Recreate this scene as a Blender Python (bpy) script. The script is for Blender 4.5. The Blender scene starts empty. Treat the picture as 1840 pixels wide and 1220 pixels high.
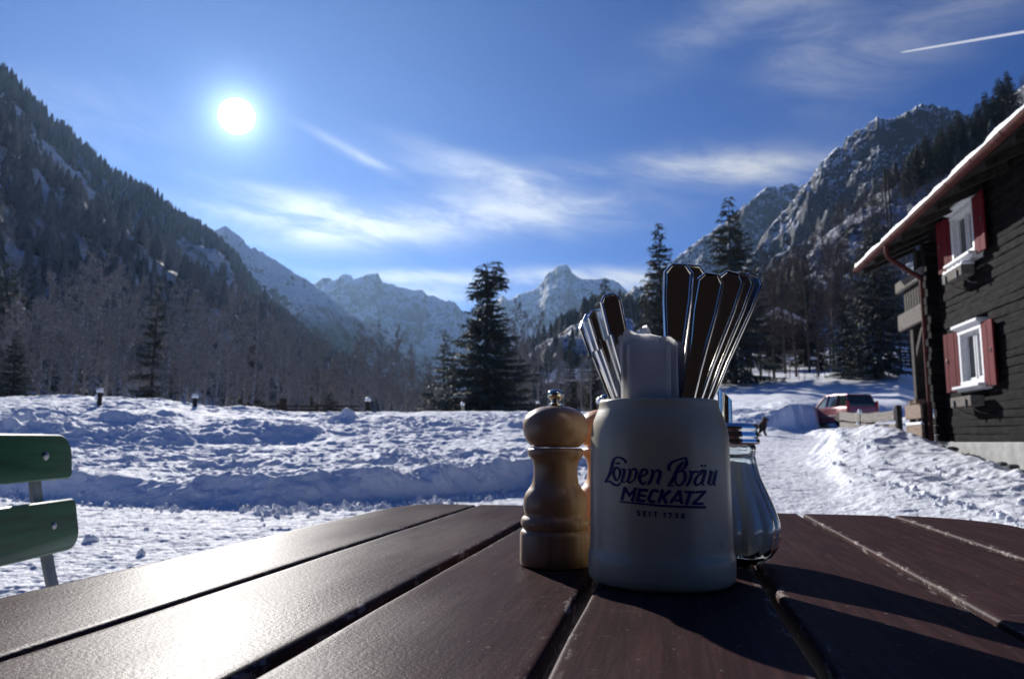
import bpy, math, random
import numpy as np
from mathutils import Vector, Matrix

# ------------------------------------------------------------------ camera, world, sun, exposure
S = bpy.context.scene
COL = S.collection
R_ = math.radians
f_, CZ = 1350.0, 0.847
PIT, ROL = math.atan(182.5 / f_), 0.0087
Fv = np.array([0, math.cos(PIT), math.sin(PIT)]); U0 = np.array([0, -math.sin(PIT), math.cos(PIT)]); R0 = np.array([1., 0, 0])
Rv = R0 * math.cos(ROL) + U0 * math.sin(ROL); Uv = U0 * math.cos(ROL) - R0 * math.sin(ROL)
def ray(px, py): return Fv + Rv * (px - 920) / f_ + Uv * (610 - py) / f_
def at(px, py, D):                       # world point seen at this photo pixel, D metres ahead
    d = ray(px, py); p = d * D / d[1]; return Vector((p[0], p[1], p[2] + CZ))
def zat(px, py, D): return at(px, py, D)[2]

cam_d = bpy.data.cameras.new("camera"); cam = bpy.data.objects.new("camera", cam_d); COL.objects.link(cam)
m = Matrix(((Rv[0], Uv[0], -Fv[0], 0), (Rv[1], Uv[1], -Fv[1], 0), (Rv[2], Uv[2], -Fv[2], CZ), (0, 0, 0, 1)))
cam.matrix_world = m
cam_d.sensor_width = 36; cam_d.lens = 36 * f_ / 1840
cam_d.clip_start = 0.02; cam_d.clip_end = 40000
cam_d.dof.use_dof = True; cam_d.dof.focus_distance = 0.53; cam_d.dof.aperture_fstop = 19
S.camera = cam

SUN_AZ, SUN_EL = R_(-21.2), R_(22.6)
sdir = Vector((math.sin(SUN_AZ) * math.cos(SUN_EL), math.cos(SUN_AZ) * math.cos(SUN_EL), math.sin(SUN_EL)))
sl = bpy.data.lights.new("sun", 'SUN'); sl.energy = 5.0; sl.angle = R_(0.55); sl.color = (1, .965, .92)
so = bpy.data.objects.new("sun", sl); COL.objects.link(so)
so.rotation_euler = sdir.to_track_quat('Z', 'Y').to_euler(); so.location = (-4, 10, 6)

S.view_settings.view_transform = 'Standard'; S.view_settings.look = 'None'
S.view_settings.exposure = 0.5; S.view_settings.gamma = 1
S.render.engine = 'CYCLES'
S.cycles.volume_bounces = 0; S.cycles.max_bounces = 10; S.cycles.transmission_bounces = 8; S.cycles.transparent_max_bounces = 12
S.cycles.caustics_refractive = True; S.cycles.caustics_reflective = False

W = bpy.data.worlds.new("World"); S.world = W; W.use_nodes = True
wt = W.node_tree; wn, wl = wt.nodes, wt.links; wn.clear()
def N(t, typ, **k):
    n = t.nodes.new(typ)
    for a, b in k.items(): setattr(n, a, b)
    return n
def put(t, sock, v):
    if hasattr(v, 'is_output') or isinstance(v, bpy.types.NodeSocket): t.links.new(v, sock)
    else: sock.default_value = v
def MT(t, op, *a, clamp=False):
    n = N(t, 'ShaderNodeMath', operation=op); n.use_clamp = clamp
    for i, v in enumerate(a): put(t, n.inputs[i], v)
    return n.outputs[0]
def MIX(t, fac, a, b, blend='MIX'):
    n = N(t, 'ShaderNodeMix', data_type='RGBA', blend_type=blend)
    put(t, n.inputs[0], fac)
    put(t, n.inputs[6], a if not isinstance(a, tuple) else (*a[:3], 1)); put(t, n.inputs[7], b if not isinstance(b, tuple) else (*b[:3], 1))
    return n.outputs[2]
sky = N(wt, 'ShaderNodeTexSky', sky_type='NISHITA'); sky.sun_disc = False
sky.sun_elevation = SUN_EL; sky.sun_rotation = SUN_AZ; sky.altitude = 1100; sky.air_density = 1.0; sky.dust_density = 0.15; sky.ozone_density = 5.0
tc = N(wt, 'ShaderNodeTexCoord'); sp = N(wt, 'ShaderNodeSeparateXYZ'); wl.new(tc.outputs['Generated'], sp.inputs[0])
AZ = MT(wt, 'ARCTAN2', sp.outputs[0], sp.outputs[1]); EL = MT(wt, 'ARCSINE', sp.outputs[2])
def azel(px, py):
    d = ray(px, py); d = d / np.linalg.norm(d); return math.atan2(d[0], d[1]), math.asin(d[2])
def blob(px, py, rx, ry, rot=0, amp=1):
    a, e = azel(px, py); ca, sa = math.cos(R_(rot)), math.sin(R_(rot))
    dx = MT(wt, 'SUBTRACT', AZ, a); dy = MT(wt, 'SUBTRACT', EL, e)
    u = MT(wt, 'ADD', MT(wt, 'MULTIPLY', dx, ca / (rx / f_)), MT(wt, 'MULTIPLY', dy, sa / (rx / f_)))
    v = MT(wt, 'SUBTRACT', MT(wt, 'MULTIPLY', dy, ca / (ry / f_)), MT(wt, 'MULTIPLY', dx, sa / (ry / f_)))
    q = MT(wt, 'ADD', MT(wt, 'MULTIPLY', u, u), MT(wt, 'MULTIPLY', v, v))
    return MT(wt, 'MULTIPLY', MT(wt, 'EXPONENT', MT(wt, 'MULTIPLY', q, -1.0)), amp)
msk = None
for b in [(560, 405, 170, 34, 0, 1.0), (760, 392, 240, 38, 3, .95), (930, 330, 190, 24, -10, .75), (1000, 380, 160, 36, 0, .5), (1350, 300, 130, 30, -4, .9), (1180, 298, 160, 20, -3, .5),
          (1010, 497, 190, 15, 0, 1.0), (740, 500, 150, 12, 0, .8), (760, 528, 160, 16, 0, .8), (1130, 505, 70, 20, 0, .8), (1450, 60, 130, 70, -50, .42), (1700, 40, 220, 50, 10, .34),
          (1290, 40, 150, 40, 20, .28), (650, 283, 80, 9, -22, .5), (500, 350, 110, 13, -5, .3), (880, 300, 150, 16, -14, .35), (1950, 300, 200, 60, 0, .5), (-300, 200, 300, 60, 10, .5)]:
    o = blob(*b); msk = o if msk is None else MT(wt, 'ADD', msk, o)
cv = N(wt, 'ShaderNodeCombineXYZ')
put(wt, cv.inputs[0], MT(wt, 'ADD', AZ, MT(wt, 'MULTIPLY', EL, .5))); put(wt, cv.inputs[1], MT(wt, 'MULTIPLY', MT(wt, 'SUBTRACT', EL, MT(wt, 'MULTIPLY', AZ, -.12)), 3.4))
nz = N(wt, 'ShaderNodeTexNoise'); nz.inputs['Scale'].default_value = 5.5; nz.inputs['Detail'].default_value = 9; nz.inputs['Roughness'].default_value = .62; nz.inputs['Distortion'].default_value = .35
wl.new(cv.outputs[0], nz.inputs['Vector'])
mr = N(wt, 'ShaderNodeMapRange'); mr.interpolation_type = 'SMOOTHSTEP'; mr.inputs['From Min'].default_value = .34; mr.inputs['From Max'].default_value = .68; wl.new(nz.outputs[0], mr.inputs[0])
cl = MT(wt, 'MULTIPLY', MT(wt, 'MULTIPLY', msk, MT(wt, 'ADD', mr.outputs[0], .22)), .95, clamp=True)
# angle to the sun: aureole of thin ice haze round the sun and the over-bright disc itself
dt = N(wt, 'ShaderNodeVectorMath', operation='DOT_PRODUCT'); wl.new(tc.outputs['Generated'], dt.inputs[0]); dt.inputs[1].default_value = sdir
ang = MT(wt, 'ARCCOSINE', MT(wt, 'MINIMUM', dt.outputs['Value'], .9999999))
au1 = MT(wt, 'MULTIPLY', MT(wt, 'EXPONENT', MT(wt, 'MULTIPLY', ang, -1 / .018)), 42.0)
au2 = MT(wt, 'MULTIPLY', MT(wt, 'EXPONENT', MT(wt, 'MULTIPLY', ang, -1 / .24)), .6)
disc = MT(wt, 'MULTIPLY', MT(wt, 'LESS_THAN', ang, R_(1.2)), 60)
skyc = MIX(wt, 1, sky.outputs[0], (.27, .54, 1.02), 'MULTIPLY')
aur = MIX(wt, 1, (.62, .82, 1.0), MT(wt, 'ADD', MT(wt, 'ADD', au1, au2), disc), 'MULTIPLY')
skyc = MIX(wt, 1, skyc, aur, 'ADD')
cb = MT(wt, 'ADD', MT(wt, 'MULTIPLY', MT(wt, 'EXPONENT', MT(wt, 'MULTIPLY', ang, -1 / .45)), 9), 6.5)
cloudc = MIX(wt, 1, (.90, .95, 1.05), cb, 'MULTIPLY')
skyc = MIX(wt, cl, skyc, cloudc)
bg = N(wt, 'ShaderNodeBackground'); wl.new(skyc, bg.inputs[0]); bg.inputs[1].default_value = 0.05
wo = N(wt, 'ShaderNodeOutputWorld'); wl.new(bg.outputs[0], wo.inputs[0])

# ------------------------------------------------------------------ noise
def _h(ix, iy, s):
    n = (ix.astype(np.int64) * 374761393 + iy.astype(np.int64) * 668265263 + s * 1442695041) & 0xffffffff
    n = ((n ^ (n >> 13)) * 1274126177) & 0xffffffff
    return ((n ^ (n >> 16)) & 0xffff) / 65535.0
def vn(x, y, s=0):
    ix, iy = np.floor(x), np.floor(y); fx, fy = x - ix, y - iy
    fx = fx * fx * fx * (fx * (fx * 6 - 15) + 10); fy = fy * fy * fy * (fy * (fy * 6 - 15) + 10)
    a, b, c, d = _h(ix, iy, s), _h(ix + 1, iy, s), _h(ix, iy + 1, s), _h(ix + 1, iy + 1, s)
    return (a + (b - a) * fx) * (1 - fy) + (c + (d - c) * fx) * fy
def fbm(x, y, o=4, s=0, g=.5):
    t, a, q = 0, 1, 0
    for i in range(o):
        c_, s_ = math.cos(i * 1.3), math.sin(i * 1.3)
        t = t + a * (vn((x * c_ - y * s_) * 2 ** i, (x * s_ + y * c_) * 2 ** i, s + i * 17) - .5) * 2; q += a; a *= g
    return t / q
def ridged(x, y, o=4, s=0, g=.5):
    t, a, q = 0, 1, 0
    for i in range(o):
        c_, s_ = math.cos(i * 1.9), math.sin(i * 1.9)
        t = t + a * (1 - np.abs(vn((x * c_ - y * s_) * 2 ** i, (x * s_ + y * c_) * 2 ** i, s + i * 23) * 2 - 1) * 2); q += a; a *= g
    return t / q
def sst(a, b, x):
    t = np.clip((x - a) / (b - a), 0, 1); return t * t * (3 - 2 * t)

# ------------------------------------------------------------------ mesh helpers
def np_mesh(name, V, Q, mat, parent=None, smooth=True, tris=None):
    me = bpy.data.meshes.new(name)
    V = np.asarray(V, dtype=np.float32); nq = 0 if Q is None else len(Q); nt = 0 if tris is None else len(tris)
    me.vertices.add(len(V)); me.vertices.foreach_set('co', V.ravel())
    loops = []; 
    if nq: loops.append(np.asarray(Q, np.int32).ravel())
    if nt: loops.append(np.asarray(tris, np.int32).ravel())
    L = np.concatenate(loops); me.loops.add(len(L)); me.loops.foreach_set('vertex_index', L)
    me.polygons.add(nq + nt)
    st = np.concatenate([np.arange(nq) * 4, nq * 4 + np.arange(nt) * 3]).astype(np.int32)
    me.polygons.foreach_set('loop_start', st)
    me.update(calc_edges=True); me.validate()
    if smooth: me.polygons.foreach_set('use_smooth', np.ones(nq + nt, bool))
    if mat: me.materials.append(mat)
    o = bpy.data.objects.new(name, me); COL.objects.link(o)
    if parent: o.parent = parent
    return o
class MB:
    def __init__(s): s.v, s.f = [], []
    def add(s, vs, fs):
        n = len(s.v); s.v += [tuple(v) for v in vs]; s.f += [tuple(i + n for i in q) for q in fs]
    def box(s, c, d, rot=None, bev=0):
        x, y, z = d[0] / 2, d[1] / 2, d[2] / 2; c = Vector(c)
        if bev <= 0:
            vs = [Vector((a * x, b * y, e * z)) for a in (-1, 1) for b in (-1, 1) for e in (-1, 1)]
            fs = [(0, 1, 3, 2), (4, 6, 7, 5), (0, 4, 5, 1), (2, 3, 7, 6), (0, 2, 6, 4), (1, 5, 7, 3)]
        else:                                   # chamfered box
            b = bev; vs = []; fs = []; idx = {}
            def vi(p):
                k = tuple(round(q, 7) for q in p)
                if k not in idx: idx[k] = len(vs); vs.append(Vector(p))
                return idx[k]
            D = (x, y, z)
            for ax in range(3):
                for sg in (-1, 1):
                    p1, p2 = (ax + 1) % 3, (ax + 2) % 3
                    q = []
                    for s1, s2 in ((-1, -1), (1, -1), (1, 1), (-1, 1)):
                        p = [0, 0, 0]; p[ax] = sg * D[ax]; p[p1] = s1 * (D[p1] - b); p[p2] = s2 * (D[p2] - b); q.append(vi(p))
                    fs.append(tuple(q if sg > 0 else q[::-1]))
            for ax in range(3):
                p1, p2 = (ax + 1) % 3, (ax + 2) % 3
                for s1 in (-1, 1):
                    for s2 in (-1, 1):
                        q = []
                        for e, w in ((-1, 0), (1, 0), (1, 1), (-1, 1)):
                            p = [0, 0, 0]; p[ax] = e * (D[ax] - b)
                            p[p1] = s1 * (D[p1] - (0 if w == 0 else b)); p[p2] = s2 * (D[p2] - (b if w == 0 else 0)); q.append(vi(p))
                        fs.append(tuple(q if s1 * s2 > 0 else q[::-1]))
            for s0 in (-1, 1):
                for s1 in (-1, 1):
                    for s2 in (-1, 1):
                        q = [vi((s0 * x, s1 * (y - b), s2 * (z - b))), vi((s0 * (x - b), s1 * y, s2 * (z - b))), vi((s0 * (x - b), s1 * (y - b), s2 * z))]
                        fs.append(tuple(q if s0 * s1 * s2 > 0 else q[::-1]))
        if rot is not None: vs = [rot @ v for v in vs]
        s.add([v + c for v in vs], fs)
    def tube(s, pts, rad, n=8, caps=True, ell=None):
        pts = [Vector(p) for p in pts]; rr = rad if isinstance(rad, (list, tuple)) else [rad] * len(pts)
        base = len(s.v); up = None
        for i, p in enumerate(pts):
            t = (pts[min(i + 1, len(pts) - 1)] - pts[max(i - 1, 0)]).normalized()
            if up is None: up = t.cross(Vector((0, 0, 1)) if abs(t.z) < .9 else Vector((1, 0, 0))).normalized()
            up = (up - t * up.dot(t)).normalized(); w = t.cross(up)
            for k in range(n):
                a = 2 * math.pi * k / n; s.v.append(tuple(p + (up * math.cos(a) + w * math.sin(a)) * rr[i]))
        for i in range(len(pts) - 1):
            for k in range(n):
                a, b = base + i * n + k, base + i * n + (k + 1) % n; s.f.append((a, b, b + n, a + n))
        if caps:
            s.f.append(tuple(base + k for k in range(n))[::-1]); s.f.append(tuple(base + (len(pts) - 1) * n + k for k in range(n)))
    def lathe(s, prof, n=48, c=(0, 0, 0), mod=None):
        base = len(s.v)
        for i, (r, z) in enumerate(prof):
            for k in range(n):
                a = 2 * math.pi * k / n; q = r * (mod(a, i, z) if mod else 1)
                s.v.append((c[0] + q * math.cos(a), c[1] + q * math.sin(a), c[2] + z))
        for i in range(len(prof) - 1):
            for k in range(n):
                a, b = base + i * n + k, base + i * n + (k + 1) % n; s.f.append((a, b, b + n, a + n))
        if prof[0][0] > 1e-5: s.f.append(tuple(base + k for k in range(n))[::-1])
        if prof[-1][0] > 1e-5: s.f.append(tuple(base + (len(prof) - 1) * n + k for k in range(n)))
    def loft(s, loops, cap0=True, cap1=True):
        base = len(s.v); n = len(loops[0])
        for l in loops: s.v += [tuple(p) for p in l]
        for i in range(len(loops) - 1):
            for k in range(n):
                a, b = base + i * n + k, base + i * n + (k + 1) % n; s.f.append((a, b, b + n, a + n))
        if cap0: s.f.append(tuple(base + k for k in range(n))[::-1])
        if cap1: s.f.append(tuple(base + (len(loops) - 1) * n + k for k in range(n)))
    def build(s, name, mat, parent=None, smooth=False, angle=None):
        me = bpy.data.meshes.new(name); me.from_pydata(s.v, [], s.f); me.update()
        if smooth or angle:
            me.polygons.foreach_set('use_smooth', [True] * len(me.polygons))
            if angle: me.set_sharp_from_angle(angle=R_(angle))
        me.materials.append(mat)
        o = bpy.data.objects.new(name, me); COL.objects.link(o)
        if parent: o.parent = parent
        return o
def thing(name, label, cat, loc=(0, 0, 0), rot=(0, 0, 0), group=None):
    o = bpy.data.objects.new(name, None); COL.objects.link(o); o.empty_display_size = .1
    o.location = loc; o.rotation_euler = rot; o['label'] = label; o['category'] = cat
    if group: o['group'] = group
    return o
def tag(o, label, cat, group=None, kind=None):
    o['label'] = label; o['category'] = cat
    if group: o['group'] = group
    if kind: o['kind'] = kind
    return o
def struct(o): o['kind'] = 'structure'; return o
def copy_tree(o, parent=None):
    c = o.copy(); COL.objects.link(c); c.parent = parent
    for ch in o.children: copy_tree(ch, c)
    return c

# ------------------------------------------------------------------ materials
def mat(name, col=(.5, .5, .5), rough=.5, metal=0, **k):
    M = bpy.data.materials.new(name); M.use_nodes = True; b = M.node_tree.nodes['Principled BSDF']
    b.inputs['Base Color'].default_value = (*col, 1); b.inputs['Roughness'].default_value = rough; b.inputs['Metallic'].default_value = metal
    for a, v in k.items(): b.inputs[a.replace('_', ' ')].default_value = v
    return M
def nodes(M): return M.node_tree, M.node_tree.nodes['Principled BSDF']
def noise(t, scale, detail=4, rough=.55, vec='Object', stretch=None, dist=0):
    c = N(t, 'ShaderNodeTexCoord'); v = c.outputs[vec]
    if stretch:
        mp = N(t, 'ShaderNodeMapping'); mp.inputs['Scale'].default_value = stretch; t.links.new(v, mp.inputs[0]); v = mp.outputs[0]
    n = N(t, 'ShaderNodeTexNoise'); n.inputs['Scale'].default_value = scale; n.inputs['Detail'].default_value = detail
    n.inputs['Roughness'].default_value = rough; n.inputs['Distortion'].default_value = dist; t.links.new(v, n.inputs['Vector']); return n.outputs[0]
def ramp(t, v, a, b, c0=None, c1=None):
    r = N(t, 'ShaderNodeMapRange'); r.interpolation_type = 'SMOOTHSTEP'; r.inputs['From Min'].default_value = a; r.inputs['From Max'].default_value = b
    if c0 is not None: r.inputs['To Min'].default_value = c0; r.inputs['To Max'].default_value = c1
    t.links.new(v, r.inputs[0]); return r.outputs[0]
def bump(t, b, h, st, dist=.01):
    n = N(t, 'ShaderNodeBump'); n.inputs['Strength'].default_value = st; n.inputs['Distance'].default_value = dist
    t.links.new(h, n.inputs['Height'])
    if b.inputs['Normal'].links: t.links.new(b.inputs['Normal'].links[0].from_socket, n.inputs['Normal'])
    t.links.new(n.outputs[0], b.inputs['Normal'])

def m_snow():
    M = mat('snow', (.86, .88, .92), .8, Specular_IOR_Level=.15); t, b = nodes(M)
    at_ = N(t, 'ShaderNodeAttribute', attribute_name='road')
    n1 = noise(t, 9, 6, .6); n2 = noise(t, 60, 3, .6); n3 = noise(t, 2.2, 5, .65, stretch=(.6, 2.2, 1))
    c = MIX(t, MT(t, 'MULTIPLY', at_.outputs['Fac'], ramp(t, n3, .35, .7, .25, .75)), (.86, .875, .91), (.70, .715, .75))
    t.links.new(c, b.inputs['Base Color'])
    bump(t, b, n1, .9, .05); bump(t, b, n2, .65, .006)
    return M
def m_mountain(name, lo, hi, forest_z, sc, rock=(.05, .054, .064), forest=(.018, .026, .024), fcov=.5):
    """snow on gentle ground, bare rock where it is steep, dark forest in patches below the tree limit"""
    M = mat(name, (.8, .8, .85), .8, Specular_IOR_Level=.1); t, b = nodes(M)
    g = N(t, 'ShaderNodeNewGeometry'); s = N(t, 'ShaderNodeSeparateXYZ'); t.links.new(g.outputs['True Normal'], s.inputs[0])
    p = N(t, 'ShaderNodeSeparateXYZ'); t.links.new(g.outputs['Position'], p.inputs[0])
    nA = noise(t, sc, 8, .7); nB = noise(t, sc * 3.3, 6, .72, stretch=(1, 1, .45)); nC = noise(t, sc * .45, 6, .65)
    steep = MT(t, 'ADD', MT(t, 'SUBTRACT', 1.0, s.outputs[2]), MT(t, 'MULTIPLY', MT(t, 'SUBTRACT', MT(t, 'ADD', MT(t, 'MULTIPLY', nA, .6), MT(t, 'MULTIPLY', nB, .4)), .5), 1.35))
    rk = ramp(t, steep, lo, hi)
    rc = MIX(t, nB, (rock[0] * .6, rock[1] * .6, rock[2] * .6), (rock[0] * 1.5, rock[1] * 1.5, rock[2] * 1.5))
    c = MIX(t, rk, (.70, .73, .79), rc)
    zz = MT(t, 'ADD', p.outputs[2], MT(t, 'MULTIPLY', MT(t, 'SUBTRACT', nC, .5), forest_z * 1.6))
    fz = ramp(t, zz, forest_z * .55, forest_z * 1.15, 1, 0)
    fp = ramp(t, MT(t, 'ADD', MT(t, 'MULTIPLY', nB, .5), MT(t, 'MULTIPLY', nA, .5)), fcov - .02, fcov + .06, 1, 0)
    c = MIX(t, MT(t, 'MULTIPLY', fz, fp), c, forest)
    t.links.new(c, b.inputs['Base Color']); bump(t, b, nB, 1.0, .6 / sc * .25)
    return M
def m_needle():
    M = mat('needles', (.03, .045, .03), .7, Specular_IOR_Level=.2); t, b = nodes(M)
    n = noise(t, 1.4, 4, .6); n2 = noise(t, 11, 3, .6)
    c = MIX(t, n, (.036, .048, .038), (.12, .13, .095))
    g = N(t, 'ShaderNodeNewGeometry'); s = N(t, 'ShaderNodeSeparateXYZ'); t.links.new(g.outputs['Normal'], s.inputs[0])
    fr = MT(t, 'MULTIPLY', ramp(t, n2, .50, .68), .6)
    c = MIX(t, fr, c, (.42, .44, .47)); t.links.new(c, b.inputs['Base Color'])
    return M
def m_bark(name, a, b_, frost):
    M = mat(name, a, .9, Specular_IOR_Level=.1); t, b = nodes(M)
    c = MIX(t, noise(t, 3, 4), a, b_); c = MIX(t, MT(t, 'MULTIPLY', ramp(t, noise(t, 6, 4), .5, .68), frost), c, (.6, .62, .65)); t.links.new(c, b.inputs['Base Color'])
    return M
def m_tabletop():
    M = mat('table_varnish', (.055, .022, .017), .33, Specular_IOR_Level=.4); t, b = nodes(M)
    gr = noise(t, 26, 6, .6, stretch=(9, .45, 1), dist=.3); big = noise(t, 5, 5, .6, stretch=(2, .6, 1))
    c = MIX(t, ramp(t, gr, .35, .7), (.036, .020, .020), (.062, .032, .031))
    # fine random scratches: thin lines from very stretched noise in two directions
    s1 = ramp(t, noise(t, 30, 2, .5, stretch=(1.2, 22, 1), dist=.6), .70, .73); s2 = ramp(t, noise(t, 26, 2, .5, stretch=(20, 2.2, 1), dist=1.1), .72, .75)
    pk = ramp(t, noise(t, 210, 2, .6), .71, .75)
    sc = MT(t, 'MINIMUM', MT(t, 'ADD', MT(t, 'MULTIPLY', MT(t, 'ADD', s1, s2), .22), MT(t, 'MULTIPLY', pk, .55)), 1.0)
    c = MIX(t, sc, c, (.30, .26, .24))
    t.links.new(c, b.inputs['Base Color'])
    t.links.new(ramp(t, big, .3, .75, .38, .50), b.inputs['Roughness'])
    ed = N(t, 'ShaderNodeAttribute', attribute_name='edge'); chip = ramp(t, noise(t, 120, 5, .7, stretch=(1, .3, 1)), .54, .62)
    c = MIX(t, MT(t, 'MULTIPLY', MT(t, 'MULTIPLY', ed.outputs['Fac'], chip), .6), c, (.36, .31, .28)); t.links.new(c, b.inputs['Base Color'])
    out = [n for n in t.nodes if n.type == 'OUTPUT_MATERIAL'][0]; dfs = N(t, 'ShaderNodeBsdfDiffuse'); t.links.new(c, dfs.inputs[0]); mx = N(t, 'ShaderNodeMixShader')
    t.links.new(ramp(t, big, .25, .8, .17, .26), mx.inputs[0]); t.links.new(dfs.outputs[0], mx.inputs[1]); t.links.new(b.outputs[0], mx.inputs[2]); t.links.new(mx.outputs[0], out.inputs[0])
    bump(t, b, gr, .16, .0008); bump(t, b, noise(t, 420, 3, .7), .5, .0006); bump(t, b, noise(t, 70, 3, .6), .10, .001)
    return M
def m_wood(name, a, c_, st, sc=1, rough=.45):
    M = mat(name, a, rough); t, b = nodes(M)
    g1 = noise(t, 30 * sc, 6, .6, stretch=st, dist=.4); g2 = noise(t, 130 * sc, 4, .6, stretch=st)
    c = MIX(t, ramp(t, g1, .3, .7), a, c_); c = MIX(t, MT(t, 'MULTIPLY', ramp(t, g2, .56, .68), .45), c, (a[0] * .4, a[1] * .4, a[2] * .4))
    t.links.new(c, b.inputs['Base Color']); bump(t, b, g2, .25, .0005); return M
def m_logs():
    M = mat('weathered_logs', (.06, .05, .045), .85, Specular_IOR_Level=.06); t, b = nodes(M)
    g1 = noise(t, 3.2, 8, .65, stretch=(.35, 1, 3.5), dist=.5); g2 = noise(t, 16, 6, .65, stretch=(.2, 1, 3)); g3 = noise(t, .9, 5, .6, stretch=(.5, 1, 1.6))
    c = MIX(t, ramp(t, g1, .3, .72), (.005, .0045, .005), (.018, .016, .016)); c = MIX(t, MT(t, 'MULTIPLY', ramp(t, g2, .5, .7), .5), c, (.008, .007, .007))
    c = MIX(t, MT(t, 'MULTIPLY', ramp(t, g3, .64, .74), .3), c, (.20, .12, .075))
    t.links.new(c, b.inputs['Base Color']); bump(t, b, g2, .8, .012); bump(t, b, g1, .7, .03); return M
def m_rough(name, a, c_, sc, rough=.8, bs=.5, bd=.01, st=None):
    M = mat(name, a, rough, Specular_IOR_Level=.15 if rough >= .8 else .5); t, b = nodes(M); n = noise(t, sc, 6, .65, stretch=st)
    t.links.new(MIX(t, ramp(t, n, .3, .7), a, c_), b.inputs['Base Color']); bump(t, b, noise(t, sc * 4, 5, .6, stretch=st), bs, bd); return M

SNOW = m_snow()
NEEDLE = m_needle()
BARK = m_bark('bark', (.05, .038, .03), (.10, .08, .065), .25)
TWIG = m_bark('frosted_twigs', (.13, .122, .12), (.28, .265, .265), .7)
TWIGD = m_bark('bare_twigs', (.05, .04, .034), (.12, .095, .08), .25)
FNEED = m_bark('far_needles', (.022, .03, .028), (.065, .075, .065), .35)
FNEEDL = m_bark('haze_blue_needles', (.042, .052, .065), (.10, .11, .125), .45)  # bluish veil of distance haze mixed into the needle colour
TABLE = m_tabletop()
DKMET = m_rough('dark_steel', (.05, .05, .055), (.10, .10, .105), 40, .45, .2, .001)
CHROME = mat('steel', (.80, .78, .74), .13, 1)
LID = mat('chrome_lid', (.75, .77, .8), .10, 1)
MILLW = m_wood('mill_wood', (.26, .145, .08), (.41, .26, .15), (1, 1, .07), 1, .38)
MILLO = m_wood('lit_mill_wood', (.62, .27, .09), (.75, .36, .14), (1, 1, .07), 1, .4)  # mill wood with its warm orange lighting put into the colour
LOGS = m_logs()
GREENP = m_wood('green_paint', (.009, .060, .026), (.020, .12, .05), (1, .10, 2.6), 1.0, .34)
CONC = m_rough('concrete', (.30, .30, .29), (.42, .42, .40), 6, .85, .3, .004)
OLDWOOD = m_rough('grey_boards', (.20, .18, .15), (.42, .38, .33), 7, .8, .7, .006, (1, 1, 6))
BALW = m_rough('balcony_boards', (.08, .072, .062), (.18, .16, .14), 7, .85, .7, .006, (1, 1, 6))
BRWOOD = m_rough('brown_boards', (.16, .11, .08), (.32, .24, .18), 8, .8, .7, .006, (1, 1, 5))
DKWOOD = m_rough('dark_timber', (.018, .015, .014), (.045, .038, .033), 8, .8, .6, .008)
WHITEP = m_rough('white_paint', (.55, .56, .57), (.70, .70, .70), 20, .5, .15, .001)
REDP = m_rough('red_shutter_paint', (.085, .006, .010), (.125, .012, .018), 9, .8, .3, .002, (1, 1, .3))
REDM = m_rough('red_sheet_metal', (.06, .018, .016), (.11, .034, .03), 9, .8, .1, .001)
GLASSD = mat('window_glass', (.02, .025, .03), .05, Specular_IOR_Level=.8)
STONE = m_rough('dark_stone', (.05, .05, .055), (.13, .125, .12), 9, .8, .6, .01)
RUBBER = mat('rubber', (.015, .015, .016), .7)
RSNOW = m_rough('wet_snow', (.84, .86, .9), (.88, .9, .93), 14, .45, .7, .02)

# ------------------------------------------------------------------ table-frame axes (u along the planks and the house, v to the right)
TAZ = R_(11.88); ux, uy = math.sin(TAZ), math.cos(TAZ)
def uvz(u, v, z): return Vector((u * ux + v * uy, u * uy - v * ux, z))

# ------------------------------------------------------------------ ground: one sheet
YH = lambda px: 784 + .0087 * px
def zp(px, py, D): return zat(px, py, D)
COLS = {}
for px, Db, tp, m1, m2, cr in [(-500, 13, 850, 800, 742, 716), (-200, 12, 850, 800, 742, 716), (0, 11.2, 852, 798, 744, 715), (150, 9.85, 850, 800, 748, 712), (250, 9.5, 858, 802, 752, 716),
                               (350, 9.35, 863, 804, 757, 726), (480, 9.2, 861, 806, 764, 738), (640, 9.9, 853, 806, 768, 741), (800, 11, 842, 804, 768, 740), (950, 12.7, 825, 800, 768, 740)]:
    COLS[px] = ([(1, 0), (6, 0), (Db, 0), (Db + .55, zp(px, tp, Db + .55)), (Db + 1.1, zp(px, tp - 7, Db + 1.1)), (15.5, zp(px, m1, 15.5)), (19, zp(px, m2, 19)),
                 (26, zp(px, cr, 26)), (31, zp(px, cr, 26) - .35), (40, zp(px, cr, 26) - 1.1), (75, .6), (400, 4)], Db)
def rc(px, nd, rd): COLS[px] = ([(D, z if z is not None else zp(px, py, D)) for D, py, z in nd], rd)
rc(1100, [(1, 0, 0), (6, 0, 0), (10, 0, .06), (13.5, 832, None), (15, 815, None), (18, 790, None), (22, 768, None), (30, 742, None), (38, 738, None), (50, 735, None), (80, 728, None), (400, 0, 12)], 13)
rc(1300, [(1, 0, 0), (6, 0, 0), (9, 915, None), (13.5, 850, None), (16.6, 824, None), (19, 808, None), (27, 777, None), (29.5, 752, None), (38, 731, None), (55, 712, None), (72, 697, None), (400, 0, 60)], 27)
rc(1385, [(1, 0, 0), (6, 0, 0), (9, 915, None), (13.5, 850, None), (16.6, 822, None), (19, 806, None), (28, 772, None), (29.5, 742, None), (38, 727, None), (56, 708, None), (72, 692, None), (400, 0, 60)], 27.5)
rc(1410, [(1, 0, 0), (6, 0, 0), (9, 915, None), (13.5, 850, None), (16.6, 822, None), (19, 805, None), (30, 771, None), (30.8, 728, None), (40, 720, None), (56, 705, None), (72, 689, None), (400, 0, 60)], 29.5)
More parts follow.
